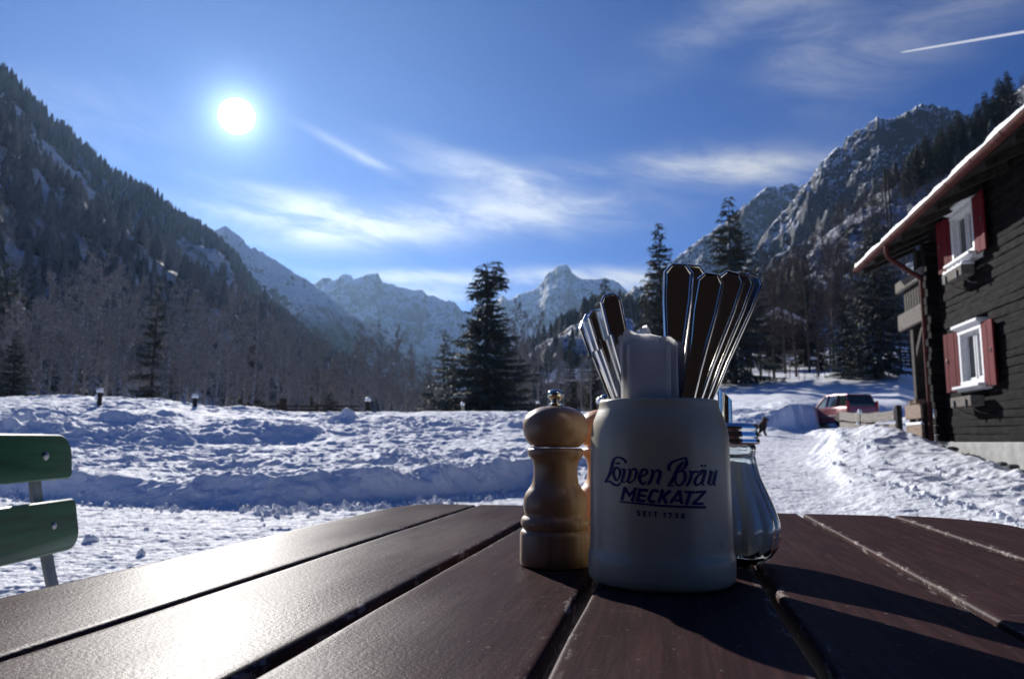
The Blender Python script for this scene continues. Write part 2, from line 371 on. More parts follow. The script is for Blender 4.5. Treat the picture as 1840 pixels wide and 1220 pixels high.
rc(1460, [(1, 0, 0), (6, 0, 0), (9, 913, None), (13.5, 847, None), (16.6, 817, None), (19, 800, None), (37, 770, None), (38, 728, None), (46, 719, None), (58, 704, None), (72, 684, None), (400, 0, 60)], 36.5)
rc(1480, [(1, 0, 0), (6, 0, 0), (9, 911, None), (13.3, 846, None), (16.6, 795, None), (19, 790, None), (40, 769, None), (41, 728, None), (50, 718, None), (60, 703, None), (72, 683, None), (400, 0, 60)], 15)
rc(1505, [(1, 0, 0), (6, 0, 0), (9, 908, None), (13, 828, None), (16.2, 769, None), (19, 777, None), (41, 768, None), (43, 727, None), (52, 716, None), (61, 702, None), (70, 681, None), (400, 0, 60)], 13)
rc(1560, [(1, 0, 0), (6, 0, 0), (8.5, 905, None), (12, 835, None), (15.2, 764, None), (18, 780, None), (40, 762, None), (42, 725, None), (52, 712, None), (61, 700, None), (70, 676, None), (400, 0, 60)], 10.8)
rc(1620, [(1, 0, 0), (5.8, 0, 0), (8.2, 905, None), (11.2, 845, None), (14.2, 784, None), (17, 792, None), (40, 760, None), (42, 722, None), (52, 708, None), (61, 696, None), (70, 668, None), (400, 0, 60)], 9.4)
rc(1700, [(1, 0, 0), (5.5, 0, .0), (7.6, 915, None), (10, 862, None), (12.8, 804, None), (14.2, 808, None), (30, 0, 1.6), (42, 0, 2.6), (52, 0, 3.6), (61, 0, 4.6), (70, 0, 6), (400, 0, 60)], 8.2)
rc(1840, [(1, 0, 0), (4.8, 0, 0), (6.0, 952, None), (7.6, 910, None), (9.3, 862, None), (10.2, 866, None), (16, 0, .7), (42, 0, 3), (50, 0, 3.6), (60, 0, 4.6), (70, 0, 6), (400, 0, 60)], 6.5)
rc(2050, [(1, 0, 0), (4, 0, 0), (5, 0, .08), (6, 0, .25), (7, 0, .42), (8, 0, .42), (14, 0, .7), (42, 0, 3), (50, 0, 3.6), (60, 0, 4.6), (70, 0, 6), (400, 0, 60)], 5)
cpx = sorted(COLS); caz = np.array([math.atan2(ray(p, 790)[0], ray(p, 790)[1]) for p in cpx])
NR = np.array([[n[0] / math.cos(a) for n in COLS[p][0]] for p, a in zip(cpx, caz)]); NZ = np.array([[n[1] for n in COLS[p][0]] for p in cpx])
RD = np.array([COLS[p][1] / math.cos(a) for p, a in zip(cpx, caz)])
azs = np.concatenate([np.linspace(-math.pi, R_(-40), 60)[:-1], np.linspace(R_(-40), R_(39), 860), np.linspace(R_(39), math.pi, 60)[1:]])
rs = np.concatenate([np.geomspace(.3, 4.5, 60)[:-1], np.geomspace(4.5, 34, 760)[:-1], np.geomspace(34, 120, 110)[:-1], np.geomspace(120, 9000, 40)])
def interp_cols(az, A): return np.array([np.interp(az, caz, A[:, k]) for k in range(A.shape[1])]).T
def base_height(az, r):                     # az (n,), r (m,) -> (m,n)
    nr, nz_ = interp_cols(az, NR), interp_cols(az, NZ)
    H = np.empty((len(r), len(az)))
    for j in range(len(az)): H[:, j] = np.interp(r, nr[j], nz_[j])
    return H
def smooth_rows(H):
    K = np.array([1, 2, 3, 2, 1.]) / 9; P = np.pad(H, ((2, 2), (0, 0)), mode='edge')
    return sum(K[i] * P[i:i + H.shape[0]] for i in range(5))
LUMPS = [(38, 716, 17.5, .5, .26, .2), (95, 728, 17, .35, .12, .2), (215, 726, 19, .5, .16, .3), (305, 728, 20, .35, .14, .3), (625, 744, 21, .28, .25, .2), (600, 750, 21, .5, .12, .3), (1075, 745, 15, .3, .2, .3), (1112, 740, 15, .4, .3, .3),
         (470, 748, 17.5, 1.5, .26, .7), (340, 752, 16.5, 1.3, .17, .6), (90, 752, 15.5, 1.6, .22, .7), (250, 757, 15.8, 1.3, .15, .6), (20, 745, 16, 1.2, .28, .6), (1010, 745, 18, .3, .18, .3), (930, 744, 19, .4, .08, .3)]
def detail(X, Y, az, r):
    rd = np.interp(az, caz, RD); road = 1 - sst(-.15, .35, r - rd)
    back = sst(R_(39), R_(44), np.abs(az)); road = np.maximum(road, back * (r < 9))
    D = Y
    wob = .35 * fbm(X * .7, Y * .7, 3, 5)
    lump = .085 * fbm(X * 1.1 + wob, Y * 1.5 + wob, 3, 11) + .042 * ridged(X * 2.1, Y * 3.2, 3, 31) + .028 * fbm(X * 4.6, Y * 5.5, 3, 47) + .009 * fbm(X * 15, Y * 15, 2, 77)
    lump = lump * (.35 + 1.15 * vn(X * .33 + 7, Y * .5, 201)) + .05 * np.maximum(0, ridged(X * 3.1, Y * 4.2, 2, 211) - .35) * sst(.1, .6, fbm(X * .5, Y * .6, 2, 221)); near = 1 - sst(34, 60, r); far = sst(30, 50, r)
    fld = (1 - .4 * sst(R_(17), R_(23), az)) * (1 - road) * (near * lump * 1.2 + far * .35 * fbm(X * .12, Y * .12, 4, 9))
    rdn = 1.6 * road * (.011 * fbm(X * 2.2, Y * 5.5, 4, 61) + .007 * ridged(X * 1.4 + Y * .3, Y * 8, 2, 81) + .006 * fbm(X * 11, Y * 14, 3, 95) + .003 * fbm(X * 40, Y * 40, 1, 99))
    # crumbs of ploughed snow along the edge of the road
    edge = np.exp(-((r - rd + .75) / .55) ** 2)
    rub = edge * sst(.1, .6, fbm(X * 1.0, Y * 1.0, 2, 123)) * (.26 * np.maximum(0, ridged(X * 4.5, Y * 4.5, 3, 131)) + .05) * sst(R_(-22), R_(-4), az) * (1 - sst(R_(8), R_(14), az)) 
    crumb = .10 * np.maximum(0, fbm(X * 9, Y * 9, 2, 141) - .55) * road * sst(.0, .5, fbm(X * .6, Y * .8, 2, 151))
    return fld + rdn + rub + crumb, road
def lumps(X, Y):
    H = 0
    for px, py, D, w, h, wy in LUMPS:
        p = at(px, py, D); q = ((X - p[0]) / w) ** 2 + ((Y - p[1]) / max(wy, .15)) ** 2
        H = H + h * np.exp(-q ** 1.4) * (1 + .35 * fbm(X * 5, Y * 5, 2, 7))
    return H
Hb = smooth_rows(base_height(azs, rs))
A_, Rr = np.meshgrid(azs, rs); X_, Y_ = Rr * np.sin(A_), Rr * np.cos(A_)
bk = sst(R_(45), R_(75), np.abs(A_)); Hb = Hb * (1 - bk) + bk * .01 * np.minimum(Rr, 400)
Aw = A_ + (.022 * fbm(X_ * .55, Y_ * .55, 3, 301) + .006 * fbm(X_ * 2.5, Y_ * 2.5, 2, 311)) * sst(3, 9, Rr) * (1 - sst(40, 60, Rr)) * (1 - bk)
ci = np.clip(np.interp(Aw.ravel(), azs, np.arange(len(azs))).reshape(Aw.shape), 0, len(azs) - 1.001); c0 = ci.astype(int); fr0 = ci - c0; rI = np.arange(len(rs))[:, None]
Hb = Hb[rI, c0] * (1 - fr0) + Hb[rI, c0 + 1] * fr0
dd, road = detail(X_, Y_, Aw, Rr)
cut = sst(1.5, 5.5, Rr) * .0 + 1
Z_ = Hb + dd + lumps(X_, Y_) * (Rr < 40)
nr_, na = len(rs), len(azs)
V = np.stack([X_, Y_, Z_], -1).reshape(-1, 3)
i, j = np.meshgrid(np.arange(nr_ - 1), np.arange(na - 1), indexing='ij'); a = (i * na + j).ravel()
Q = np.stack([a, a + 1, a + na + 1, a + na], -1)[:, ::-1]
# centre cap under the table
cidx = len(V); V = np.vstack([V, [[0, 0, 0]]]); tr = np.stack([np.arange(na - 1), np.full(na - 1, cidx), np.arange(1, na)], -1)
ground = np_mesh('snow_ground', V, Q, SNOW, tris=tr); struct(ground)
aa = ground.data.attributes.new('road', 'FLOAT', 'POINT'); aa.data.foreach_set('value', np.append(road.ravel(), 1).astype(np.float32))
def gz(x, y):
    az_, r_ = math.atan2(x, y), math.hypot(x, y)
    i = min(max(int(np.searchsorted(rs, r_)), 1), nr_ - 1); j = min(max(int(np.searchsorted(azs, az_)), 1), na - 1)
    fr, fa = (r_ - rs[i - 1]) / (rs[i] - rs[i - 1]), (az_ - azs[j - 1]) / (azs[j] - azs[j - 1])
    return float((Z_[i - 1, j - 1] * (1 - fa) + Z_[i - 1, j] * fa) * (1 - fr) + (Z_[i, j - 1] * (1 - fa) + Z_[i, j] * fa) * fr)

# ------------------------------------------------------------------ mountains
rng = np.random.default_rng(5)
def mountain(name, ridge, foot, mt, amp, fr, rows=130, step=2.2, seed=0, power=1.0, jag=.004, spur=.5, zf=-2, flat=.0):
    """ridge: (photo x, photo y, distance); foot: share of that distance where the slope starts"""
    rp = np.array([r[0] for r in ridge]); ry = np.array([r[1] for r in ridge]); rd = np.array([r[2] for r in ridge])
    px = np.arange(rp[0], rp[-1], step); py = np.interp(px, rp, ry); D = np.interp(px, rp, rd)
    tri = ridged(px / 14., px * 0 + seed, 4, seed); py = py - jag * 1350 * (tri - .2)
    P = np.array([list(at(a, b, d)) for a, b, d in zip(px, py, D)])
    t = np.concatenate([np.linspace(0, 1, rows), 1 + np.linspace(0, .6, rows // 3)[1:]])
    T, C = np.meshgrid(t, np.arange(len(px)), indexing='ij')
    Dm = D[C]; k = foot + (1 - foot) * T; fr_ = np.where(T <= 1, T, 1)
    Xr, Yr, Zr = P[:, 0][C], P[:, 1][C], P[:, 2][C]
    h = Zr - zf; down = np.where(T > 1, (T - 1) * 1.3, 0)
    X = Xr * k; Y = Yr * k
    Zb = zf + h * (fr_ ** power) - h * down
    env = np.clip(np.sin(np.clip(T, 0, 1.6) / 1.0 * math.pi * .93), 0, 1) ** .7
    sA = X / Y * Dm                                    # across the slope
    sp_ = ridged(sA * fr * 1.0 + .6 * fbm(X * fr, Y * fr, 2, seed + 3), Y * fr * .33, 5, seed + 1, .55)
    fb = fbm(X * fr * 2.2, Y * fr * 2.2, 5, seed + 2, .55)
    Z = Zb + env * amp * (spur * sp_ * .7 + (1 - spur) * fb)
    Z += (amp * .10) * ridged(X * fr * 7, Y * fr * 7, 3, seed + 9) * np.clip(env + .12, 0, 1) * .6
    # never let a bump break the skyline drawn by the ridge
    lim = CZ + (Zr - CZ) * k * np.where(T < 1, .995, 1.0); Z = np.where(T <= 1, np.minimum(Z, lim), Z)
    n = len(px); V = np.stack([X, Y, Z], -1).reshape(-1, 3); m_ = len(t)
    i, j = np.meshgrid(np.arange(m_ - 1), np.arange(n - 1), indexing='ij'); a = (i * n + j).ravel()
    o = np_mesh(name, V, np.stack([a, a + 1, a + n + 1, a + n], -1), mt)
    struct(o); return np.stack([X, Y, Z], -1), T
MA = m_mountain('far_rock_snow', .33, .45, 420, .0045, rock=(.10, .10, .11), fcov=.47)
MBm = m_mountain('mid_rock_snow', .42, .54, 300, .0065, fcov=.52)
MC = m_mountain('right_rock_snow', .34, .42, 330, .0075, fcov=.49)
MD = m_mountain('hillside', .60, .75, 200, .02, rock=(.09, .08, .075), forest=(.035, .035, .036), fcov=.46)
mountain('far_mountain', [(440, 600, 3500), (520, 530, 3500), (570, 500, 3500), (584, 493, 3500), (604, 494, 3500), (614, 487, 3500), (628, 489, 3500), (636, 497, 3500), (650, 497, 3500), (664, 492, 3500), (678, 491, 3500), (688, 505, 3500), (720, 516, 3500),
          (760, 523, 3500), (790, 536, 3500), (815, 543, 3500), (830, 555, 3500), (880, 590, 3500), (960, 640, 3500), (1040, 690, 3500)], .74, MA, 210, 1 / 380, 150, 1.6, 3, 1.0, .0025, .62)
mountain('far_peak', [(740, 660, 4500), (800, 600, 4500), (850, 562, 4500), (892, 540, 4500), (903, 530, 4500), (912, 539, 4500), (940, 525, 4500), (966, 518, 4500), (976, 505, 4500), (982, 493, 4500), (996, 483, 4500), (1004, 476, 4500), (1013, 474, 4500),
          (1022, 480, 4500), (1028, 491, 4500), (1038, 494, 4500), (1046, 500, 4500), (1075, 500, 4500), (1100, 501, 4500), (1120, 515, 4500), (1150, 545, 4500), (1210, 600, 4500), (1290, 680, 4500)], .72, MA, 230, 1 / 480, 150, 1.6, 23, 1.0, .0022, .55)
mountain('left_mountain', [(200, 540, 1800), (300, 440, 1800), (350, 425, 1800), (372, 420, 1800), (405, 406, 1800), (450, 440, 1800), (500, 468, 1800), (570, 516, 1800), (620, 556, 1800), (680, 598, 1800), (740, 650, 1800), (800, 700, 1800), (860, 740, 1800)],
         .68, MBm, 110, 1 / 190, 150, 1.6, 41, 1.0, .001, .8)
mountain('right_back_mountain', [(900, 740, 2500), (1000, 655, 2500), (1060, 588, 2500), (1120, 530, 2500), (1150, 512, 2500), (1200, 476, 2500), (1250, 440, 2500), (1300, 402, 2500), (1340, 368, 2500), (1378, 336, 2500), (1410, 330, 2500), (1450, 331, 2500), (1500, 342, 2500), (1600, 380, 2500), (1700, 420, 2500)],
         .68, MC, 170, 1 / 240, 150, 1.6, 57, 1.0, .0035, .6)
GR, TR = mountain('right_mountain', [(1180, 700, 1500), (1250, 600, 1500), (1310, 520, 1500), (1370, 425, 1500), (1430, 352, 1500), (1480, 290, 1500), (1520, 246, 1500), (1556, 226, 1500), (1575, 210, 1500), (1600, 218, 1500), (1625, 205, 1500), (1655, 187, 1500), (1680, 183, 1500), (1705, 190, 1500),
          (1740, 207, 1500), (1780, 228, 1500), (1850, 262, 1500), (2000, 330, 1500), (2200, 420, 1500)], .54, MC, 150, 1 / 150, 170, 1.8, 71, 1.0, .004, .6)
GM, TM = mountain('middle_hill', [(880, 700, 700), (930, 650, 700), (980, 612, 700), (1020, 588, 700), (1060, 566, 700), (1110, 560, 700), (1180, 570, 700), (1260, 600, 700), (1330, 620, 700), (1400, 640, 700)], .45, MD, 40, 1 / 60, 90, 2.5, 83, 1.0, .003, .7)
GL, TL = mountain('left_hillside', [(-700, -260, 520), (-400, -120, 560), (-100, 50, 600), (0, 124, 640), (60, 190, 680), (100, 229, 700), (150, 271, 730), (200, 319, 760), (250, 344, 800), (300, 379, 840), (340, 409, 880), (372, 424, 900), (420, 470, 940), (470, 535, 970), (540, 600, 1000), (600, 645, 1030), (680, 700, 1060), (760, 760, 1080)],
         .18, MD, 42, 1 / 75, 150, 3, 97, 1.05, .002, .6)
GH, TH = mountain('right_hillside', [(1130, 730, 200), (1220, 700, 215), (1300, 650, 235), (1370, 560, 265), (1430, 480, 290), (1480, 425, 330), (1530, 385, 350), (1600, 330, 370), (1680, 272, 380), (1740, 232, 390), (1800, 180, 400), (1840, 155, 400), (1950, 85, 410), (2100, 0, 420), (2400, -160, 430)],
         .36, MD, 16, 1 / 38, 140, 3, 113, 1.1, .002, .55, zf=2)

# ------------------------------------------------------------------ trees
def spruce_mesh(h, r, levels, seed, nb=8, dens=13, fork=False, sparse=0., card=1.):
    rn = random.Random(seed); tb = MB(); V, Fq = [], []
    tb.tube([(0, 0, -.8), (0, 0, h * .3), (0, 0, h * .7), (0, 0, h * .99)], [h * .018, h * .014, h * .007, .012], 7)
    def card_(p, d, L, w, droop):
        d = Vector(d).normalized(); s = d.cross(Vector((rn.uniform(-.5, .5), rn.uniform(-.5, .5), 1))).normalized()
        tip = p + d * L + Vector((0, 0, -droop * L)); mid = p + d * L * .5 + Vector((0, 0, -droop * L * .2))
        n = len(V); V.extend([tuple(p), tuple(mid + s * w), tuple(tip), tuple(mid - s * w)]); Fq.append((n, n + 1, n + 2, n + 3))
    def crown(cx, cy, z0, z1, rr, lev, ph=0):
        for l in range(lev):
            t = (l + rn.uniform(-.3, .3)) / lev; t = min(max(t, 0), .995)
            z = z0 + (z1 - z0) * t
            Lm = rr * ((1 - t) ** .85) * (1 - .25 * max(0, .12 - t) / .12) + .12
            n = max(3, int(nb * (.6 + .4 * (1 - t))))
            for b in range(n):
                if rn.random() < sparse: continue
                a = ph + b * 2 * math.pi / n + rn.uniform(-.35, .35) + l * 1.1; L = Lm * rn.uniform(.62, 1.12)
                ca, sa = math.cos(a), math.sin(a); dr = .42 * (1 - t) + .02 - .5 * max(0, t - .85) * 3; k = 0
                m_ = max(4, int(L * dens)); zj = z + rn.uniform(-.15, .15)
                for q in range(m_):
                    s = (q + rn.random()) / m_; s = .12 + .88 * s
                    zz = zj - dr * L * s + .22 * L * s * s
                    p = Vector((cx + ca * L * s, cy + sa * L * s, zz))
                    sd = 1 if q % 2 else -1; sp_ = rn.uniform(.5, 1.2) * sd
                    d = (math.cos(a + sp_), math.sin(a + sp_), rn.uniform(-.25, .1))
                    card_(p, d, card * rn.uniform(.22, .5) * (1.15 - .6 * s) * min(1, L * .7 + .25), card * rn.uniform(.035, .07), rn.uniform(.3, 1.1) * (1 - t * .6))
                    if q % 2 == 0: card_(p, (ca, sa, -.2), card * rn.uniform(.2, .4), card * .05, rn.uniform(.2, .8))
    if fork:
        crown(0, 0, h * .05, h * .84, r, levels); crown(-.022 * h, 0, h * .80, h * .985, r * .20, levels // 5); crown(.040 * h, .01 * h, h * .86, h * 1.0, r * .15, levels // 6, 1)
        tb.tube([(0, 0, h * .80), (.028 * h, 0, h * .88), (.041 * h, 0, h * .99)], [.05, .03, .01], 5)
    else: crown(0, 0, h * .06, h, r, levels)
    return tb, V, Fq
def bare_mesh(h, seed, spread=.32, n1=22, n2=8, n3=7, n4=3, wid=.013, up=.9, slim=False, low=.22):
    rn = random.Random(seed); tb = MB(); V, Fq = [], []
    bend = Vector((rn.uniform(-.04, .04), rn.uniform(-.04, .04), 0)) * h
    def trunk(t): return Vector((0, 0, h * t * .97)) + bend * t * t + Vector((math.sin(t * 5 + seed) * .015 * h, math.cos(t * 4 + seed) * .012 * h, 0)) * t
    tb.tube([trunk(t) - Vector((0, 0, .8 if t == 0 else 0)) for t in [0, .15, .3, .45, .6, .75, .88, 1]], [h * .013 * (1 - .93 * t) + .01 for t in [0, .15, .3, .45, .6, .75, .88, 1]], 6)
    def strip(p, q, w0, w1):
        d = (q - p); s = d.cross(Vector((rn.uniform(-1, 1), rn.uniform(-1, 1), rn.uniform(-.4, .4)))); 
        if s.length < 1e-6: return
        s.normalize(); n = len(V)
        V.extend([tuple(p - s * w0), tuple(p + s * w0), tuple(q + s * w1), tuple(q - s * w1)]); Fq.append((n, n + 1, n + 2, n + 3))
    def rv(d, k):
        v = (d + Vector((rn.uniform(-1, 1), rn.uniform(-1, 1), rn.uniform(-1, 1))) * k); return v.normalized()
    for i in range(n1):
        t = low + (1 - low) * (i + rn.random()) / n1; p0 = trunk(t); a = rn.uniform(0, 6.283)
        L = h * spread * (1 - .72 * (t - low) / (1 - low)) * rn.uniform(.6, 1.15)
        d = Vector((math.cos(a), math.sin(a), up * rn.uniform(.6, 1.5))).normalized()
        pts = [p0]; dd_ = d
        for s in range(4): dd_ = (dd_ + Vector((rn.uniform(-.2, .2), rn.uniform(-.2, .2), .12))).normalized(); pts.append(pts[-1] + dd_ * L / 4)
        rr = h * .0045 * (1.15 - t)
        tb.tube(pts, [rr, rr * .75, rr * .55, rr * .35, rr * .15], 4, False)
        for j in range(n2):
            s = .25 + .75 * (j + rn.random()) / n2; k = min(int(s * 4), 3); p = pts[k].lerp(pts[k + 1], s * 4 - k)
            d2 = rv((pts[k + 1] - pts[k]).normalized(), .75); L2 = L * .42 * (1.15 - .6 * s) * rn.uniform(.6, 1.2)
            m2 = p + d2 * L2 * .5; e2 = m2 + rv(d2, .25) * L2 * .5
            strip(p, m2, wid * 1.5, wid * 1.1); strip(m2, e2, wid * 1.1, wid * .6)
            for k3 in range(n3):
                s3 = .15 + .85 * rn.random(); p3 = p.lerp(m2, s3 * 2) if s3 < .5 else m2.lerp(e2, s3 * 2 - 1)
                d3 = rv(d2, .8); L3 = L2 * .5 * rn.uniform(.5, 1.2); e3 = p3 + d3 * L3
                strip(p3, e3, wid * .8, wid * .4)
                for k4 in range(n4):
                    p4 = p3.lerp(e3, rn.uniform(.3, 1)); strip(p4, p4 + rv(d3, .9) * L3 * rn.uniform(.4, .8), wid * .6, wid * .35)
    return tb, V, Fq
PROTO = {}
def proto(key, fn, mats, crownname):
    tb, V, Fq = fn
    a = tb.build('trunk', mats[0], smooth=True); b = np_mesh(crownname, np.array(V), np.array(Fq), mats[1], smooth=False)
    PROTO[key] = (a, b, [False])
def tree(key, name, label, px, D, top, group=None, wide=1., hp=None, base=None, dx=0):
    a, b, used = PROTO[key]; p = at(px, 700, D); z0 = gz(p[0], p[1]) if base is None else base
    H = zat(px, top, D) - z0; s = H / hp
    r = thing(name, label, 'tree', (p[0] + dx, p[1], z0), (0, 0, random.uniform(0, 6.28)), group); r.scale = (s * wide, s * wide, s)
    if used[0]: a, b = a.copy(), b.copy(); COL.objects.link(a); COL.objects.link(b)
    used[0] = True; a.parent = r; b.parent = r
    return r
random.seed(3)
ords = ['leftmost', 'second', 'third', 'fourth', 'fifth', 'sixth', 'seventh', 'eighth', 'ninth', 'tenth', 'eleventh', 'twelfth', 'rightmost']
proto('forkspruce', spruce_mesh(16, 5.2, 46, 1, 9, 15, True, card=1.5, sparse=.06), (BARK, NEEDLE), 'crown')
proto('spruceA', spruce_mesh(15, 3.7, 36, 2, 9, 13, card=1.4), (BARK, NEEDLE), 'crown')
proto('spruceB', spruce_mesh(15, 3.2, 30, 3, 8, 13, sparse=.22, card=1.35), (BARK, NEEDLE), 'crown')
proto('spruceC', spruce_mesh(15, 4.3, 34, 4, 9, 13, sparse=.08, card=1.5), (BARK, NEEDLE), 'crown')
for k, sd in enumerate((11, 12, 13, 14)):
    proto('bare%d' % k, bare_mesh(14, sd, (.34, .26, .38, .22)[k], 24, 8, 7, 3, .017, (.9, 1.3, .7, 1.6)[k]), (TWIG, TWIG), 'branches')
for k, sd in enumerate((21, 22)):
    proto('dark%d' % k, bare_mesh(14, sd, (.3, .24)[k], 24, 8, 7, 3, .016, (1., 1.4)[k]), (TWIGD, TWIGD), 'branches')
proto('thin', bare_mesh(8, 31, .16, 9, 4, 4, 2, .012, 1.5, low=.45), (TWIGD, TWIGD), 'branches')

tree('forkspruce', 'spruce_tree', 'big dark spruce with a forked top standing alone in the centre', 873, 62, 465, hp=16, wide=1.22).rotation_euler = (0, 0, 0)
tree('spruceA', 'spruce_tree', 'tall slim spruce between the leaning forks and the upright knives', 1189, 72, 398, hp=15, wide=.9)
tree('spruceC', 'spruce_tree', 'tallest broad spruce behind the leaning knife handles', 1320, 74, 352, hp=15, wide=.98)
tree('spruceA', 'spruce_tree', 'small spruce tip just above the leaning fork handles', 1089, 90, 497, hp=15)
tree('spruceB', 'spruce_tree', 'smaller dark spruce half hidden at the left of the forked spruce', 797, 84, 588, hp=15)
tree('spruceC', 'spruce_tree', 'small dark spruce behind the pepper mill knob', 1024, 80, 628, hp=15, wide=.8)
tree('spruceA', 'spruce_tree', 'large dark spruce under the eave end of the farmhouse', 1583, 66, 385, hp=15, wide=1.1)
tree('spruceC', 'spruce_tree', 'dark low spruce left of the big spruce by the eave end', 1525, 70, 520, hp=15)
tree('spruceB', 'spruce_tree', 'sparse spruce with drooping frosted boughs in the left wood', 272, 66, 492, hp=15, wide=.8)
tree('spruceA', 'spruce_tree', 'young frosted spruce at the far left edge of the wood', 22, 60, 590, hp=15)
tree('spruceC', 'spruce_tree', 'dark pointed spruce at the left edge behind the young spruce', -5, 90, 470, hp=15)
g = 'dark spruces standing inside the bare wood'
for px, D, tp in [(560, 88, 612), (598, 92, 640), (770, 92, 660), (120, 96, 540), (1450, 96, 470), (1480, 84, 600), (1395, 92, 560), (450, 100, 600), (1065, 84, 650)]:
    tree(random.choice(['spruceA', 'spruceB', 'spruceC']), 'spruce_tree', 'dark spruce standing among the bare trees of the wood', px, D, tp, g, hp=15)
gl = 'frosted bare trees of the wood beyond the left field'
lst = [(-60, 60, 540), (45, 62, 545), (88, 66, 510), (130, 60, 480), (165, 64, 470), (205, 62, 488), (238, 70, 520), (300, 62, 520), (322, 70, 510), (352, 60, 545), (390, 58, 530), (425, 66, 528), (455, 60, 540), (482, 64, 560), (512, 70, 575), (538, 62, 590), (575, 74, 605), (70, 80, 500), (190, 84, 500), (268, 80, 540), (340, 84, 535), (408, 82, 545), (500, 84, 590), (20, 84, 520), (150, 78, 520), (225, 76, 540), (368, 76, 560), (440, 78, 570), (10, 70, 560), (110, 72, 560), (290, 74, 570), (520, 78, 620), (555, 66, 640)]
for n_, (px, D, tp) in enumerate(lst):
    tree('bare%d' % (n_ % 4), 'bare_tree', 'frosted bare tree in the wood beyond the left field', px, D, tp - 12, gl, hp=14, wide=random.uniform(.85, 1.1))
gc = 'bare trees of the clump left of the forked spruce'
for n_, (px, D, tp) in enumerate([(610, 74, 640), (628, 68, 610), (640, 78, 620), (655, 66, 592), (684, 64, 588), (700, 78, 605), (712, 66, 592), (730, 80, 635), (742, 68, 625), (765, 74, 650)]):
    tree('bare%d' % ((n_ + 1) % 4), 'bare_tree', (ords[n_] if n_ < 9 else 'rightmost') + (' from the left' if 0 < n_ < 9 else '') + ' of the bare brown trees left of the forked spruce', px, D, tp - 6, gc, hp=14)
gm = 'bare trees between the forked spruce and the mug'
for n_, (px, D, tp) in enumerate([(915, 84, 575), (932, 72, 540), (948, 78, 560), (968, 74, 560), (985, 70, 600), (1003, 78, 590), (1012, 72, 640), (1045, 76, 640), (1062, 72, 620), (1085, 80, 620), (1110, 78, 600), (1140, 80, 590)]):
    tree('bare%d' % ((n_ + 2) % 4), 'bare_tree', (ords[n_] if n_ < 11 else 'rightmost') + (' from the left' if 0 < n_ < 11 else '') + ' of the bare trees between spruce and mug', px, D, tp, gm, hp=14, wide=.9)
gr = 'dark bare trees at the upper edge of the right snowfield'
for n_, (px, D, tp) in enumerate([(1290, 78, 560), (1318, 80, 540), (1345, 76, 520), (1368, 84, 470), (1392, 78, 480), (1412, 86, 450), (1432, 78, 470), (1456, 84, 455), (1472, 76, 520), (1500, 82, 470), (1520, 90, 450), (1545, 80, 480), (1565, 88, 450), (1605, 82, 470), (1622, 76, 500), (1640, 84, 470), (1380, 96, 450), (1440, 100, 430), (1495, 100, 440), (1350, 92, 500), (1530, 100, 430), (1600, 96, 420)]):
    tree('dark%d' % (n_ % 2), 'bare_tree', 'dark bare tree at the upper edge of the right snowfield', px, D, tp, gr, hp=14, wide=random.uniform(.8, 1.1))
gt = 'thin saplings along the top of the right snowfield'
for n_ in range(44):
    px = random.uniform(1296, 1660); tree('thin', 'sapling', 'thin bare sapling along the top of the right snowfield', px, random.uniform(71, 78), random.uniform(600, 655), gt, hp=8, wide=.8)

# ---- woods on the slopes: masses of trees, one object each
def far_conifer(seed, tiers=7, n=8):
    rn = random.Random(seed); V, T = [], []
    for k in range(tiers):
        z0 = .12 + .80 * k / tiers; z1 = min(z0 + .30, 1.0); r = .20 * (1 - k / (tiers + .6)) ** .8
        top = len(V); V.append((0, 0, z1)); ring = []
        for i in range(n * 2):
            a = math.pi * i / n + rn.uniform(-.15, .15); q = r * (rn.uniform(.85, 1.25) if i % 2 == 0 else rn.uniform(.35, .55))
            ring.append(len(V)); V.append((q * math.cos(a), q * math.sin(a), z0 - (.05 if i % 2 == 0 else -.02) + rn.uniform(-.02, .02)))
        for i in range(n * 2): T.append((top, ring[i], ring[(i + 1) % (2 * n)]))
    b = len(V); V += [(.012, 0, -.1), (-.008, .01, -.1), (-.008, -.01, -.1), (0, 0, .3)]; T += [(b, b + 1, b + 3), (b + 1, b + 2, b + 3), (b + 2, b, b + 3)]
    return np.array(V), np.array(T)
def far_bare(seed, n=90):
    rn = random.Random(seed); V, T = [], []
    def tri(p, q, w):
        d = Vector(q) - Vector(p); s = d.cross(Vector((rn.uniform(-1, 1), rn.uniform(-1, 1), .2))).normalized() * w; b = len(V)
        V.extend([tuple(Vector(p) - s), tuple(Vector(p) + s), tuple(q)]); T.append((b, b + 1, b + 2))
    tri((0, 0, -.08), (0, 0, .95), .012)
    for i in range(n // 6):
        t = rn.uniform(.2, .85); a = rn.uniform(0, 6.28); L = rn.uniform(.16, .34) * (1.15 - t); p = Vector((0, 0, t)); q = p + Vector((math.cos(a), math.sin(a), rn.uniform(.6, 1.3))) * L
        tri(p, q, .006)
        for j in range(5):
            m_ = p.lerp(q, rn.uniform(.3, 1)); e = m_ + Vector((rn.uniform(-1, 1), rn.uniform(-1, 1), rn.uniform(0, 1))) * L * .5; tri(m_, e, .0045)
    return np.array(V), np.array(T)
FC = [far_conifer(s) for s in (1, 2, 3)]; FB = [far_bare(s) for s in (4, 5, 6)]
